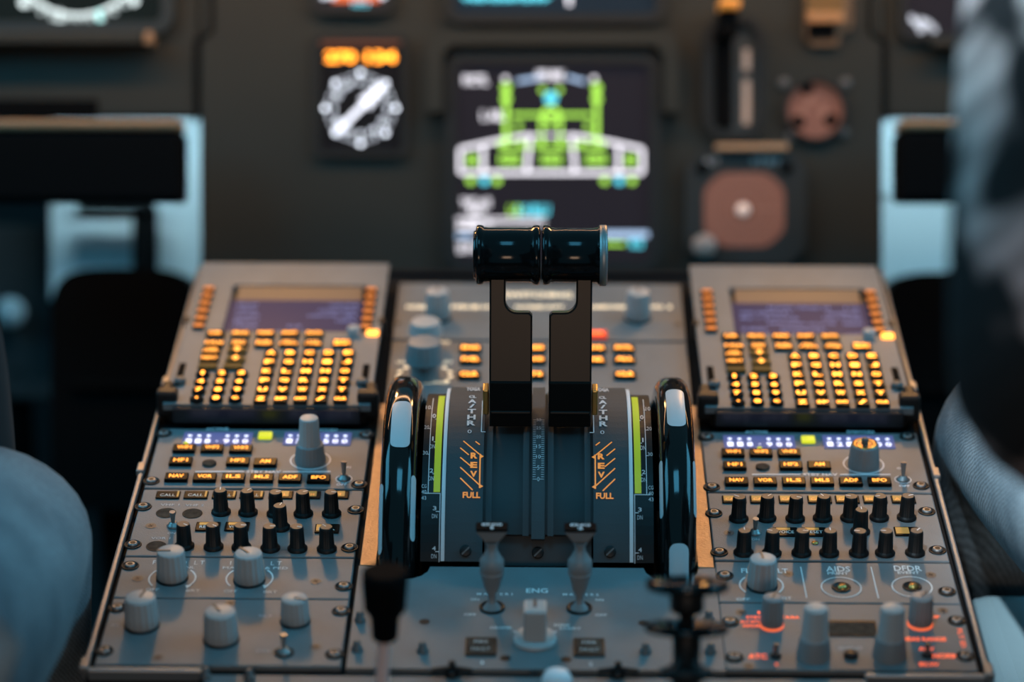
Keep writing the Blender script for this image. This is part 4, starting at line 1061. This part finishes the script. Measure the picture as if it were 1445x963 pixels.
# standby instrument above the clock-like dial
c = (497, -50)
t = pt('standby_attitude_indicator', *c, 'small instrument at the top edge with an orange horizon and cyan digits', 'instrument')
x0, x1, y0, y1 = rect(440, -120, 556, 22, c); MB().frame(x0, x1, y0, y1, .006, .0004, .008, .010).build('bezel', BEZEL, t)
x0, x1, y0, y1 = rect(446, -114, 550, 17, c); MB().span(x0, x1, y0, y1, .0004, .003).build('screen', SCREEN, t)
b = MB(); b.line(AL(470, -3, c), AL(535, -3, c), .007, .0034); b.build('orange_ground', glow('horizon_orange', (1, .16, .03), 1.2), t)
b = MB(); b.text('1013', AL(509, 5, c), .0055, .0036, width=.013, bold=.03); b.build('cyan_symbols', SCYAN, t)
b = MB()
for X in (458, 470, 540, 551): b.disc(AL(X, -6, c), .0028, .0035)
b.build('white_symbols', DWHITE, t)

# compass-like dial with orange digits
c = (509, 140)
t = pt('bearing_indicator', *c, 'round white marked dial with a diagonal arrow under orange digits', 'instrument')
x0, x1, y0, y1 = rect(444, 48, 575, 222, c); MB().frame(x0, x1, y0, y1, .005, .0004, .006, .006).build('bezel', BEZEL, t)
x0, x1, y0, y1 = rect(448, 52, 571, 218, c); MB().span(x0, x1, y0, y1, .0004, .0025).build('dial_face', mat('dial_black', (.010, .010, .012), .6, spec=.08), t)
b = MB(); b.text('270', AL(481, 81, c), .0085, .003, width=.024, bold=.03).text('134', AL(538, 81, c), .0085, .003, width=.024, bold=.03); b.build('digits', DORANGE, t)
b = MB(); ctr = AL(509, 153, c); k_ = DP / F
for i in range(36):
    a = math.radians(i * 10); r0, r1 = (45 * k_, 49 * k_)
    b.line((ctr.x + r0 * math.cos(a), ctr.y + r0 * math.sin(a)), (ctr.x + r1 * math.cos(a), ctr.y + r1 * math.sin(a)), .0006, .003)
for i in range(8):
    a = math.radians(i * 45); r0 = 50 * k_; b.disc((ctr.x + r0 * math.cos(a), ctr.y + r0 * math.sin(a)), .0017, .003)
for i, s in enumerate(('9', '6', '3', 'N', '33', '30', 'W', '24', '21', 'S', '15', '12')):
    a = math.radians(i * 30); r0 = 37 * k_; b.text(s, (ctr.x + r0 * math.cos(a), ctr.y + r0 * math.sin(a)), .0044, .003, width=.0022 * len(s) + .0006)
b.build('dial_marks', glow('dial_mark_white', (.80, .86, .97), 5.0), t)
b = MB(); d = Vector((1, 1)).normalized(); n = Vector((-d.y, d.x))
C2 = Vector((ctr.x, ctr.y))
p = C2 - d * 46 * k_; q_ = C2 + d * 12 * k_; b.line(p, q_, .0042, .0042)
tip = C2 + d * 50 * k_; bs = C2 + d * 8 * k_
for s0 in (1,): b.plate([tuple(bs - n * 10 * k_), tuple(tip - n * 3 * k_), tuple(tip + n * 3 * k_), tuple(bs + n * 10 * k_)], .0043)
b.build('arrow', glow('arrow_white', (.82, .84, .95), 2.2), t)
b = MB(); x0, x1, y0, y1 = rect(452, 56, 568, 64, c); b.span(x0, x1, y0, y1, .0026, .0045); b.build('digit_shade', mat('brown_shade', (.22, .07, .03), .5), t)

# landing gear lever
c = (1035, 110)
t = pt('gear_lever_unit', *c, 'tall rounded recess holding a black gear lever with an orange tipped handle', 'gear lever')
x0, x1, y0, y1 = rect(991, 22, 1080, 198, c); MB().frame(x0, x1, y0, y1, .007, .0004, .008, .020).build('surround', BEZEL, t)
MB().prism(rrect(x0 + .006, x1 - .006, y0 + .006, y1 - .006, .014), .0004, .0015).build('recess_floor', PANEL2, t)
x0, x1, y0, y1 = rect(1008, 25, 1033, 180, c); MB().span(x0, x1, y0, y1, .0015, .007, .001).build('lever_slot', MATTE, t)
x0, x1, y0, y1 = rect(1010, 8, 1038, 22, c); MB().span(x0, x1, y0, y1, .012, .050, .002).build('lever_tip', mat('tip_orange', (.75, .30, .05), .4, emit=(1, .4, .05), es=.12), t)
x0, x1, y0, y1 = rect(1010, 20, 1036, 60, c); MB().span(x0, x1, y0, y1, .007, .040, .003).build('lever_handle', MATTE, t)
SPALE = mat('stripe_pale', (.40, .29, .23), .5, emit=(.5, .34, .24), es=.22)
for (ya, yb) in ((70, 100), (114, 176)): x0, x1, y0, y1 = rect(1048, ya, 1058, yb, c); MB().span(x0, x1, y0, y1, .0016, .0035, .0006).build('pale_stripe', SPALE, t)
# small round brown gauge
c = (1150, 156)
t = pt('pressure_gauge', *c, 'small round brown gauge right of the gear lever with four corner screws', 'gauge')
MB().lathe([(46 * k_, .0004), (46 * k_, .006), (40 * k_, .008), (39 * k_, .002)], seg=48, caps=False).build('bezel', BEZEL, t)
MB().disc((0, 0), 40 * k_, .0022, 40).build('dial_face', DBROWN, t)
b = MB()
for (X, Y) in ((1142, 142), (1131, 158), (1161, 158)): b.disc(AL(X, Y, c), .0035, .0026)
b.build('dial_marks', DBROWN2, t)
b = MB()
for (X, Y) in ((1138, 125), (1126, 172), (1172, 170)): b.disc(AL(X, Y, c), .0055, .0026)
b.build('needle_hub', MATTE, t)
for (X, Y) in ((1106, 118), (1193, 118), (1190, 188), (1116, 194)):
    p = AL(X, Y, c); MB().lathe([(.0045, .0004), (.0045, .002), (.003, .003), (0, .003)], (p.x, p.y, 0), 16).build('corner_screw', DSTEEL, t)
# square altimeter
c = (1050, 292)
t = pt('standby_altimeter', *c, 'square bezelled instrument with a brown round dial and a corner knob', 'instrument')
x0, x1, y0, y1 = rect(967, 212, 1136, 374, c); ch = .014
oct_ = [(x0 + ch, y0), (x1 - ch, y0), (x1, y0 + ch), (x1, y1 - ch), (x1 - ch, y1), (x0 + ch, y1), (x0, y1 - ch), (x0, y0 + ch)]
MB().prism(oct_, .0004, .009).build('bezel', mat('bezel_blue_grey', (.026, .030, .030), .6, spec=.2), t)
b = MB(); a_, d_ = AL(1008, 212, c), AL(1110, 205, c); b.span(a_.x, d_.x, a_.y - .001, d_.y, .0004, .016, .001); b.build('top_lip', mat('bronze_lip', (.45, .27, .15), .45), t)
ctr = AL(1049, 297, c); R0 = 57 * k_
pl = [(ctr.x + R0 * max(-1.0, min(1.0, 1.12 * math.cos(a))), ctr.y + R0 * .92 * max(-1.0, min(1.0, 1.12 * math.sin(a)))) for a in [2 * PI * k / 48 for k in range(48)]]
MB().prism(pl, .009, .0094).build('dial_face', DBROWN, t)
b = MB(); b.ring((ctr.x, ctr.y), 42 * k_, 44 * k_, .0097, 40).ring((ctr.x, ctr.y), 26 * k_, 28 * k_, .0097, 40)
for i in range(20):
    a = 2 * PI * i / 20; b.line((ctr.x + 46 * k_ * math.cos(a), ctr.y + 46 * k_ * math.sin(a)), (ctr.x + 52 * k_ * math.cos(a), ctr.y + 52 * k_ * math.sin(a)), .0008, .0097)
b.build('dial_marks', DBROWN2, t)
MB().lathe([(.0055, .0094), (.0050, .012), (0, .0125)], (ctr.x - .001, ctr.y, 0), 20).build('centre_cap', mat('cap_pale', (.75, .62, .55), .4, emit=(.8, .55, .45), es=.35), t)
b = MB(); b.line((ctr.x, ctr.y), (ctr.x + 45 * k_, ctr.y + 2 * k_), .0014, .0102); b.build('needle', DBROWN2, t)
p = AL(992, 348, c); MB().lathe([(.0095, .009), (.0095, .018), (.008, .020), (0, .020)], (p.x, p.y, 0), 28, 10, .08).build('setting_knob', mat('knob_tan', (.30, .25, .22), .45), t)
for (X, Y) in ((990, 238), (1108, 238)):
    p = AL(X, Y, c); MB().lathe([(.005, .009), (.005, .0105), (0, .0105)], (p.x, p.y, 0), 16).build('corner_screw', MATTE, t)
b = MB(); b.text('ALT', AL(1003, 228, c), .005, .0094, width=.012).text('STBY', AL(1080, 228, c), .005, .0094, width=.024); b.build('lettering', DIM, t)
# bronze switch block at top
c = (1167, 0)
t = pt('guarded_switch', *c, 'bronze lit switch block at the top edge right of the gear lever', 'switch')
x0, x1, y0, y1 = rect(1135, -60, 1202, 66, c)
MB().prism([(x0, y0 + .008), (x0 + .006, y0), (x1 - .012, y0), (x1 - .010, y0 + .010), (x1, y0 + .016), (x1, y1), (x0, y1)], .0004, .006).build('base', mat('bronze_base', (.13, .075, .035), .5), t)
x0, x1, y0, y1 = rect(1136, -55, 1192, 32, c); MB().span(x0, x1, y0, y1, .006, .012, .002).build('guard', mat('bronze_guard', (.16, .085, .02), .4), t)
x0, x1, y0, y1 = rect(1139, 34, 1178, 57, c); MB().span(x0, x1, y0, y1, .006, .0075, .001).build('dark_window', MATTE, t)
x0, x1, y0, y1 = rect(1137, 20, 1188, 34, c); MB().span(x0, x1, y0, y1, .0121, .0140, .0006).build('painted_lit_edge', mat('bronze_edge', (.40, .20, .08), .4), t)  # light caught by the edge, put in as a lighter bronze

# outer displays
c = (110, -150)
t = pt('navigation_display', *c, 'screen at the top left corner showing the lower part of a white compass ring', 'display')
x0, x1, y0, y1 = rect(-80, -320, 246, 48, c); MB().frame(x0, x1, y0, y1, .010, -.0025, .006, .016).build('bezel', mat('bezel_black_green', (.010, .015, .015), .5), t)
x0, x1, y0, y1 = rect(-72, -312, 238, 40, c); MB().span(x0, x1, y0, y1, -.0025, .002).build('screen', mat('screen_green_black', (.005, .008, .008), .5, spec=.08, emit=(.02, .06, .055), es=.06), t)
b = MB(); ctr = AL(110, -72, c); R0 = 92 * k_
b.ring((ctr.x, ctr.y), R0, R0 + .0022, .0026, 90)
for i in range(72):
    a = 2 * PI * i / 72; L0 = 15 if i % 2 == 0 else 9
    b.line((ctr.x + R0 * math.cos(a), ctr.y + R0 * math.sin(a)), (ctr.x + (R0 + L0 * k_) * math.cos(a), ctr.y + (R0 + L0 * k_) * math.sin(a)), .0016, .0026)
for (X, Y) in ((84, 32), (34, 5), (190, 2)): b.disc(AL(X, Y, c), .0034, .0028)
for (X, Y) in ((84, 26),): b.line(AL(X, Y, c), AL(X + 3, 14, c), .002, .0028)
b.build('compass_ring', glow('ring_white', (.62, .72, .72), 2.3), t)
b = MB(); b.line(AL(141, 31, c), AL(141, 15, c), .0040, .0030); b.build('cyan_symbols', glow('ring_cyan', (.35, .75, .72), 2.2), t)
b = MB(); x0, x1, y0, y1 = rect(-80, 49, 206, 66, c); b.span(x0, x1, y0, y1, -.0025, .022, .002); b.build('lower_ledge', PANEL, t)
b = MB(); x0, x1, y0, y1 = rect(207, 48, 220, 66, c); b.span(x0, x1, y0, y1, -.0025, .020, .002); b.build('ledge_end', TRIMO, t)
c = (1410, -150)
t = pt('map_display', *c, 'screen at the top right edge with one cluster of white symbols', 'display')
x0, x1, y0, y1 = rect(1268, -320, 1600, 58, c); MB().frame(x0, x1, y0, y1, .006, -.0025, .006, .012).build('bezel', BEZEL, t)
x0, x1, y0, y1 = rect(1273, -314, 1594, 53, c); MB().span(x0, x1, y0, y1, -.0025, .002).build('screen', SCREEN, t)
b = MB()
for (X, Y) in ((1286, 26), (1294, 34), (1302, 40), (1306, 32), (1298, 42), (1318, 42), (1312, 36), (1290, 30), (1300, 30)): b.text('8', AL(X, Y, c), .005, .0026, width=.0034)
b.build('white_symbols', DWHITE, t)
b = MB(); x0, x1, y0, y1 = rect(1310, 60, 1560, 70, c); b.span(x0, x1, y0, y1, -.0025, .018, .002); b.build('lower_ledge', PANEL, t)

# pull-out tables
def table(px0, px1, label, s):
    d = 2.16; k = d / F
    a = PD(px0, 285, d); e = PD(px1, 170, d)
    ctr = (a + e) / 2
    fr = M @ Matrix(((RIGHT.x, UP.x, -FWD.x, ctr.x), (RIGHT.y, UP.y, -FWD.y, ctr.y), (RIGHT.z, UP.z, -FWD.z, ctr.z), (0, 0, 0, 1)))
    t = bpy.data.objects.new('folding_table', None); COL.objects.link(t); t.matrix_world = fr; tag(t, label, 'table', 'folding tables under the panel')
    w = abs(px1 - px0) * k; h = 115 * k
    MB().box((0, -.004, -.020), (w, h - .008, .045), .005).build('box', MATTE, t)
    MB().box((0, h / 2 - .0035, -.018), (w - .002, .008, .045), .003).build('painted_lit_edge', TRIMO, t)
    MB().box((s * w * .3, -h / 2 - .006, -.02), (.05, .012, .03), .003).build('slide', MATTE, t)
table(-150, 257, 'long black folding table with warm light painted on top at left under the panel', -1)
table(1268, 1560, 'black folding table with warm light painted on top at right under the panel', 1)

# ================================================================== SETTING
W2P = M.inverted()
def struct(name, mb, m):
    o = mb.build(name, m); o['kind'] = 'structure'; return o
struct('floor', MB().span(-1.6, 1.6, -2.2, 2.6, -.05, 0), FLOORM)
struct('wall_left', MB().span(-1.28, -1.22, -2.2, 2.6, 0, 1.7), PANEL2)
struct('wall_right', MB().span(1.22, 1.28, -2.2, 2.6, 0, 1.7), PANEL2)
struct('wall_front', MB().span(-1.22, 1.22, 1.75, 1.80, 0, 1.2), FLOORM)
# pale boards added for the footwells' brightness, and the pedals in front of them
def facing(px, py, d):
    ctr = PD(px, py, d)
    return M @ Matrix(((RIGHT.x, UP.x, -FWD.x, ctr.x), (RIGHT.y, UP.y, -FWD.y, ctr.y), (RIGHT.z, UP.z, -FWD.z, ctr.z), (0, 0, 0, 1)))
def fthing(name, px, py, d, label, cat, group=None):
    o = bpy.data.objects.new(name, None); COL.objects.link(o); o.matrix_world = facing(px, py, d); return tag(o, label, cat, group)
DL = 2.46; kl = DL / F
def post(t, p, r):
    q = t.matrix_world @ Vector(p); inv = t.matrix_world.inverted()
    MB().tube([Vector(p), inv @ Vector((q.x, q.y, .001))], r, 14).build('support', MATTE, t)
t = fthing('added_footwell_board', 1310, 260, DL, 'pale teal board added as the bright patch of the right footwell', 'added board', 'added footwell boards')
MB().box((-.0 * kl, -10 * kl, -.012), (200 * kl, 290 * kl, .02), .002).build('board', LIGHTG, t); post(t, (0, -.05, -.035), .012)
MB().box((0, -12 * kl, .001), (196 * kl, .0035, .006), .001).build('fold', LIGHTG, t)
MB().box((-30 * kl, 75 * kl, .004), (.006, 120 * kl, .010), .001).build('edge_strip', LIGHTG, t)
t = fthing('added_footwell_board', 190, 290, DL, 'pale teal board added as the bright patch of the left footwell', 'added board', 'added footwell boards')
MB().box((0, 0, -.012), (240 * kl, 270 * kl, .02), .002).build('board', LIGHTG, t); post(t, (0, -.05, -.035), .012)
MB().box((-20 * kl, -12 * kl, .001), (150 * kl, .0035, .006), .001).build('fold', LIGHTG, t)
t = fthing('rudder_pedal', 205, 345, 2.43, 'dark upright pedal standing before the left pale added board', 'pedal')
kk = 2.43 / F
MB().box((0, 0, 0), (36 * kk, 120 * kk, .02), .008).build('pad', MATTE, t)
MB().box((-40 * kk, 48 * kk, .004), (110 * kk, 16 * kk, .02), .004).build('cross_bar', MATTE, t)
post(t, (0, -.02, .0), .010)
def hump(px0, px1, pytop, d, label, pybot=720):
    k = d / F; t = fthing('footrest', (px0 + px1) / 2, pytop, d, label, 'footrest', 'black footrests')
    w = (px1 - px0) * k; h = (pybot - pytop) * k
    pl = [(-w / 2, -h), (w / 2, -h)] + [(w / 2 * math.cos(a) ** .5 if math.cos(a) > 0 else -w / 2 * (-math.cos(a)) ** .5, -.04 + .04 * math.sin(a) ** .7) for a in [PI * i / 24 for i in range(25)]]
    MB().prism(pl, -.06, 0).build('body', MATTE, t); post(t, (0, -.10, -.03), .03)
    MB().box((0, -.10, .004), (w * .7, .006, .006), .001).build('tread', MATTE, t)
hump(72, 276, 378, 2.33, 'black rounded footrest left of the pedestal under the pale board')
hump(1250, 1424, 384, 2.33, 'black rounded footrest right of the pedestal under the pale board')
t = fthing('round_fitting', 16, 441, 2.5, 'small pale round fitting low at the left edge of the footwell', 'fitting')
MB().lathe([(.004, -.02), (.006, .0), (.0125, .002), (.0135, .006), (.011, .011), (0, .013)], seg=28).build('cap', LIGHTG, t)
MB().box((-.0, 0, -.03), (.10, .16, .02), .004).build('bracket', FLOORM, t); post(t, (0, -.05, -.03), .012)

# ---------------------------------------------------------------- seats
def seat(s, uc, label, m, v0, v1, w0, w1, wd, bd):
    o = bpy.data.objects.new('pilot_seat', None); COL.objects.link(o); o.matrix_world = M @ Matrix.Translation((uc, 0, 0)); tag(o, label, 'seat', 'pilot seats')
    L = math.hypot(v1 - v0, w1 - w0); T = Matrix.Translation((0, (v0 + v1) / 2, (w0 + w1) / 2)) @ Matrix.Rotation(math.atan2(w1 - w0, v1 - v0), 4, 'X')
    MB().box((0, 0, -.035), (wd, L, .07), .022, T, 4).build('cushion', m, o)
    Tb = Matrix.Translation((0, v0 - bd, w0 + .0)) @ Matrix.Rotation(math.radians(8), 4, 'X')
    MB().box((0, -.05, .28), (wd * .9, .09, .66), .04, Tb, 4).build('backrest', SEATD, o)
    MB().box((0, (v0 + v1) / 2 - .02, (w0 + w1) / 2 - .20), (wd * .6, L * .6, .22), .02).build('base', SEATD, o)
    MB().span(-wd * .25, wd * .25, (v0 + v1) / 2 - .14, (v0 + v1) / 2 + .10, -PZ - .02, (w0 + w1) / 2 - .30, .01).build('pedestal_foot', SEATD, o)
    return o
seat(1, .265 + .26, 'pilot seat with a pale blue cushion under the person in plaid', SEATM, -.24, .268, -.045, -.098, .50, .08)
seat(-1, -.275 - .26, 'pilot seat with a dark cushion under the person in the dark jacket', SEATD, -.38, -.03, -.04, -.07, .50, .06)

# ---------------------------------------------------------------- people
def skin_mesh(name, verts, edges, radii, m, parent, sub=2):
    me = bpy.data.meshes.new(name); me.from_pydata(verts, edges, []); me.update()
    o = bpy.data.objects.new(name, me); COL.objects.link(o)
    md = o.modifiers.new('skin', 'SKIN'); md.use_smooth_shade = True
    for i, r in enumerate(radii):
        sv = me.skin_vertices[0].data[i]; sv.radius = (r, r) if not isinstance(r, tuple) else r; sv.use_root = (i == 0)
    sd = o.modifiers.new('sub', 'SUBSURF'); sd.levels = sub; sd.render_levels = sub
    dg = bpy.context.evaluated_depsgraph_get(); ev = o.evaluated_get(dg)
    nm = bpy.data.meshes.new_from_object(ev); nm.name = name
    bpy.data.objects.remove(o); bpy.data.meshes.remove(me)
    nm.materials.clear(); nm.materials.append(m)
    for p in nm.polygons: p.use_smooth = True
    return put(nm, name, parent)
class Sk:
    def __init__(self): self.v = []; self.e = []; self.r = []
    def chain(self, pts, start=None):
        idx = []
        prev = start
        for (p, r) in pts:
            self.v.append(Vector(p)); self.r.append(r); i = len(self.v) - 1; idx.append(i)
            if prev is not None: self.e.append((prev, i))
            prev = i
        return idx
    def mesh(self, name, m, par, grow=0., sub=2): return skin_mesh(name, self.v, self.e, [r + grow for r in self.r], m, par, sub)
def lerp(a, b, t): return Vector(a) + (Vector(b) - Vector(a)) * t
def hand(sk, wrist, fwd_, side, upv, start):
    w = Vector(wrist); f = fwd_.normalized(); s = side.normalized(); n = upv.normalized()
    palm = sk.chain([(w + f * .03, .022), (w + f * .07, .026)], start)
    for k, (off, L) in enumerate(((-.030, .066), (-.010, .076), (.010, .072), (.028, .058))):
        b0 = w + f * .088 + s * off
        sk.chain([(b0, .0095), (b0 + f * L * .45 - n * .004, .0088), (b0 + f * L * .8 - n * .018, .008), (b0 + f * L * .9 - n * .030, .007)], palm[1])
    b0 = w + f * .045 - s * .034
    sk.chain([(b0, .011), (b0 + f * .026 - s * .016 - n * .006, .010), (b0 + f * .046 - s * .016 - n * .014, .0085)], palm[0])
def person(label, hipI, kneeI, ankI, shI, elbI, wrI, s, top_mat, cuffs, hand_ok=True, hemz=0.):
    """s = +1: the inner limbs are on the left (person in the right seat). All points in the pedestal frame."""
    o = bpy.data.objects.new('person', None); COL.objects.link(o); o.matrix_world = M.copy(); tag(o, label, 'person')
    hw = .20 * s
    pel = hipI + Vector((hw * .45, 0, .02)); hipO = hipI + Vector((hw * .9, 0, 0)); kneeO = kneeI + Vector((hw * 1.2, .02, .0)); ankO = ankI + Vector((hw * 1.2, 0.02, 0))
    shO = shI + Vector((.36 * s, 0, 0)); chest = (shI + shO) / 2 + Vector((0, 0, -.09)); neck = (shI + shO) / 2 + Vector((0, .01, .05)); head = neck + Vector((0, .03, .10))
    elbO = elbI + Vector((.50 * s, 0, 0)); wrO = wrI + Vector((.46 * s, 0, 0))
    waist = lerp(pel, chest, .45)
    def legs(g=0.):
        k = Sk(); a = k.chain([(pel, .115 + g)])
        for h, kn, an in ((hipI, kneeI, ankI), (hipO, kneeO, ankO)):
            i = k.chain([(h, .092 + g), (lerp(h, kn, .5), .082 + g), (lerp(h, kn, .88), .070 + g), (kn, .066 + g), (lerp(kn, an, .12), .062 + g), (lerp(kn, an, .4), .056 + g), (lerp(kn, an, .95), .040 + g)], a[0])
        return k
    body = legs(-.012)
    a = body.chain([(waist, .11), (chest, .13), (neck, .052), (neck + Vector((0, .008, .04)), .05), (head, .078), (head + Vector((0, .0, .07)), .078), (head + Vector((0, 0, .12)), .05)], 0)
    for sh, el, wr, sg in ((shI, elbI, wrI, s), (shO, elbO, wrO, -s)):
        i = body.chain([(sh, .052), (lerp(sh, el, .5), .043), (el, .037), (lerp(el, wr, .4), .036), (wr, .025)], a[1])
        hand(body, wr, wr - el, Vector((sg, 0, 0)), Vector((0, -.3, 1)), i[-1])
    for an in (ankI, ankO): pass
    bo = body.mesh('body', SKIN, o)
    legs().mesh('jeans', DENIM, o, 0., 3)
    t = Sk(); a = t.chain([(lerp(pel, waist, .15), .128), (waist, .128), (chest, .145), (lerp(chest, neck, .75), .075)])
    for sh, el, wr in ((shI, elbI, wrI), (shO, elbO, wrO)):
        t.chain([(sh, .066), (lerp(sh, el, .35), .060), (lerp(sh, el, .8), .055), (el, .053), (lerp(el, wr, .25), .050), (lerp(el, wr, .6), .044), (lerp(el, wr, .93), .036)], a[2])
    t.mesh('shirt' if top_mat is PLAID else 'jacket', top_mat, o)
    h = MB()
    h.lathe([(.0, .105), (.05, .098), (.084, .06), (.093, .01), (.090, -.03), (.07, -.045)], tuple(head + Vector((0, -.018, .06))), 28).build('hair', HAIR, o)
    f = MB()
    for sx in (-1, 1):
        f.lathe([(0, -.012), (.012, 0), (0, .012)], tuple(head + Vector((sx * .032, .072, .045))), 10)
    f.build('eyes', WHITE, o)
    MB().lathe([(.012, -.012), (.011, 0), (.004, .03), (0, .032)], tuple(head + Vector((0, .084, .012))), 10).build('nose', SKIN, o)
    MB().box(tuple(head + Vector((0, .079, -.028))), (.05, .008, .010), .003).build('mouth', mat('lips', (.4, .16, .13), .5), o)
    for sx in (-1, 1): MB().box(tuple(head + Vector((sx * .083, .0, .03))), (.012, .03, .055), .005).build('ear', SKIN, o)
    for an in (ankI, ankO):
        MB().box(tuple(an + Vector((0, .07, -.045))), (.085, .26, .075), .025, None, 3).build('shoe', SHOE, o)
    return o
# right: plaid sleeve, denim thigh
sft = Vector((.009, 0, 0)); hip = PD(1760, 835, 1.42) + sft; knee = PD(1432, 612, 1.80) + sft
knee_z = knee
ank = knee + Vector((.0, .20, -.36))
sh = PD(1560, -330, 1.22); el = PD(1492, 560, 1.20); wr = PD(1640, 640, 1.45)
person('person in a plaid shirt and blue jeans seated right of the console', hip, knee, ank, sh, el, wr, 1, PLAID, 0)
hip = PD(-180, 980, 1.36); knee = PD(-18, 760, 1.60); ank = knee + Vector((-.02, .08, -.38))
sh = PD(-330, -230, 1.34); el = PD(-118, 475, 1.56); wr = PD(-45, 765, 1.71)
person('person in a dark jacket and faded jeans seated left of the console', hip, knee, ank, sh, el, wr, -1, JACKET, 0)

# ================================================================== LIGHT
def area(name, loc, target, sx, sy, col, e, frame=M, spread=None):
    l = bpy.data.lights.new(name, 'AREA'); l.shape = 'RECTANGLE'; l.size = sx; l.size_y = sy; l.color = col; l.energy = e
    if spread: l.spread = spread
    o = bpy.data.objects.new(name, l); COL.objects.link(o)
    p = frame @ Vector(loc); q = frame @ Vector(target)
    o.matrix_world = Matrix.Translation(p) @ (q - p).to_track_quat('-Z', 'Y').to_matrix().to_4x4()
    return o
def spot(name, loc, target, col, e, ang, blend, r):
    l = bpy.data.lights.new(name, 'SPOT'); l.color = col; l.energy = e; l.spot_size = math.radians(ang); l.spot_blend = blend; l.shadow_soft_size = r
    o = bpy.data.objects.new(name, l); COL.objects.link(o)
    p = M @ Vector(loc); q = M @ Vector(target)
    o.matrix_world = Matrix.Translation(p) @ (q - p).to_track_quat('-Z', 'Y').to_matrix().to_4x4()
for sx in (-1, 1): spot('glareshield_flood_light', (sx * .25, .86, .355), (sx * .13, .245, 0), (1.0, .47, .13), 6.6, 50, .95, .03)
area('side_window_left', (-1.0, .30, .75), (-.1, .05, 0), .7, .5, (.13, .64, 1.0), 7.0)
area('side_window_right', (1.0, .30, .75), (.1, .05, 0), .7, .5, (.13, .64, 1.0), 7.0)
area('overhead_daylight', (0, -.12, 1.35), (0, .0, 0), .35, .35, (.12, .62, 1.0), 3.2)
spot('added_leg_spot', (-.25, -.7, 1.65), (.41, .19, -.03), (.74, .88, 1.0), 310, 11, .8, .04)  # added cool spot that brightens the right jeans and the seat
area('cabin_lamp', (0.0, -2.3, .75), (0, .25, .05), .6, .4, (1.0, .64, .42), 7.5)
fw = PD(1330, 60, 2.40)
for px in (1310, 180):
    p0 = PD(px, 130, 2.33); q0 = PD(px, 300, 2.45)
    area('added_footwell_fill', p0, q0, .10, .02, (.55, .86, 1.0), .32)  # added light for the pale boards, hidden behind the panel
area('glareshield_panel_light', tuple(CAMP + FWD * 2.06 + UP * .46), tuple(CAMP + FWD * 2.25 + UP * .1), 1.3, .03, (1.0, .52, .24), 3.4)
w = bpy.data.worlds.new('world'); sc.world = w; w.use_nodes = True
w.node_tree.nodes['Background'].inputs['Color'].default_value = (.12, .42, .60, 1); w.node_tree.nodes['Background'].inputs['Strength'].default_value = .46
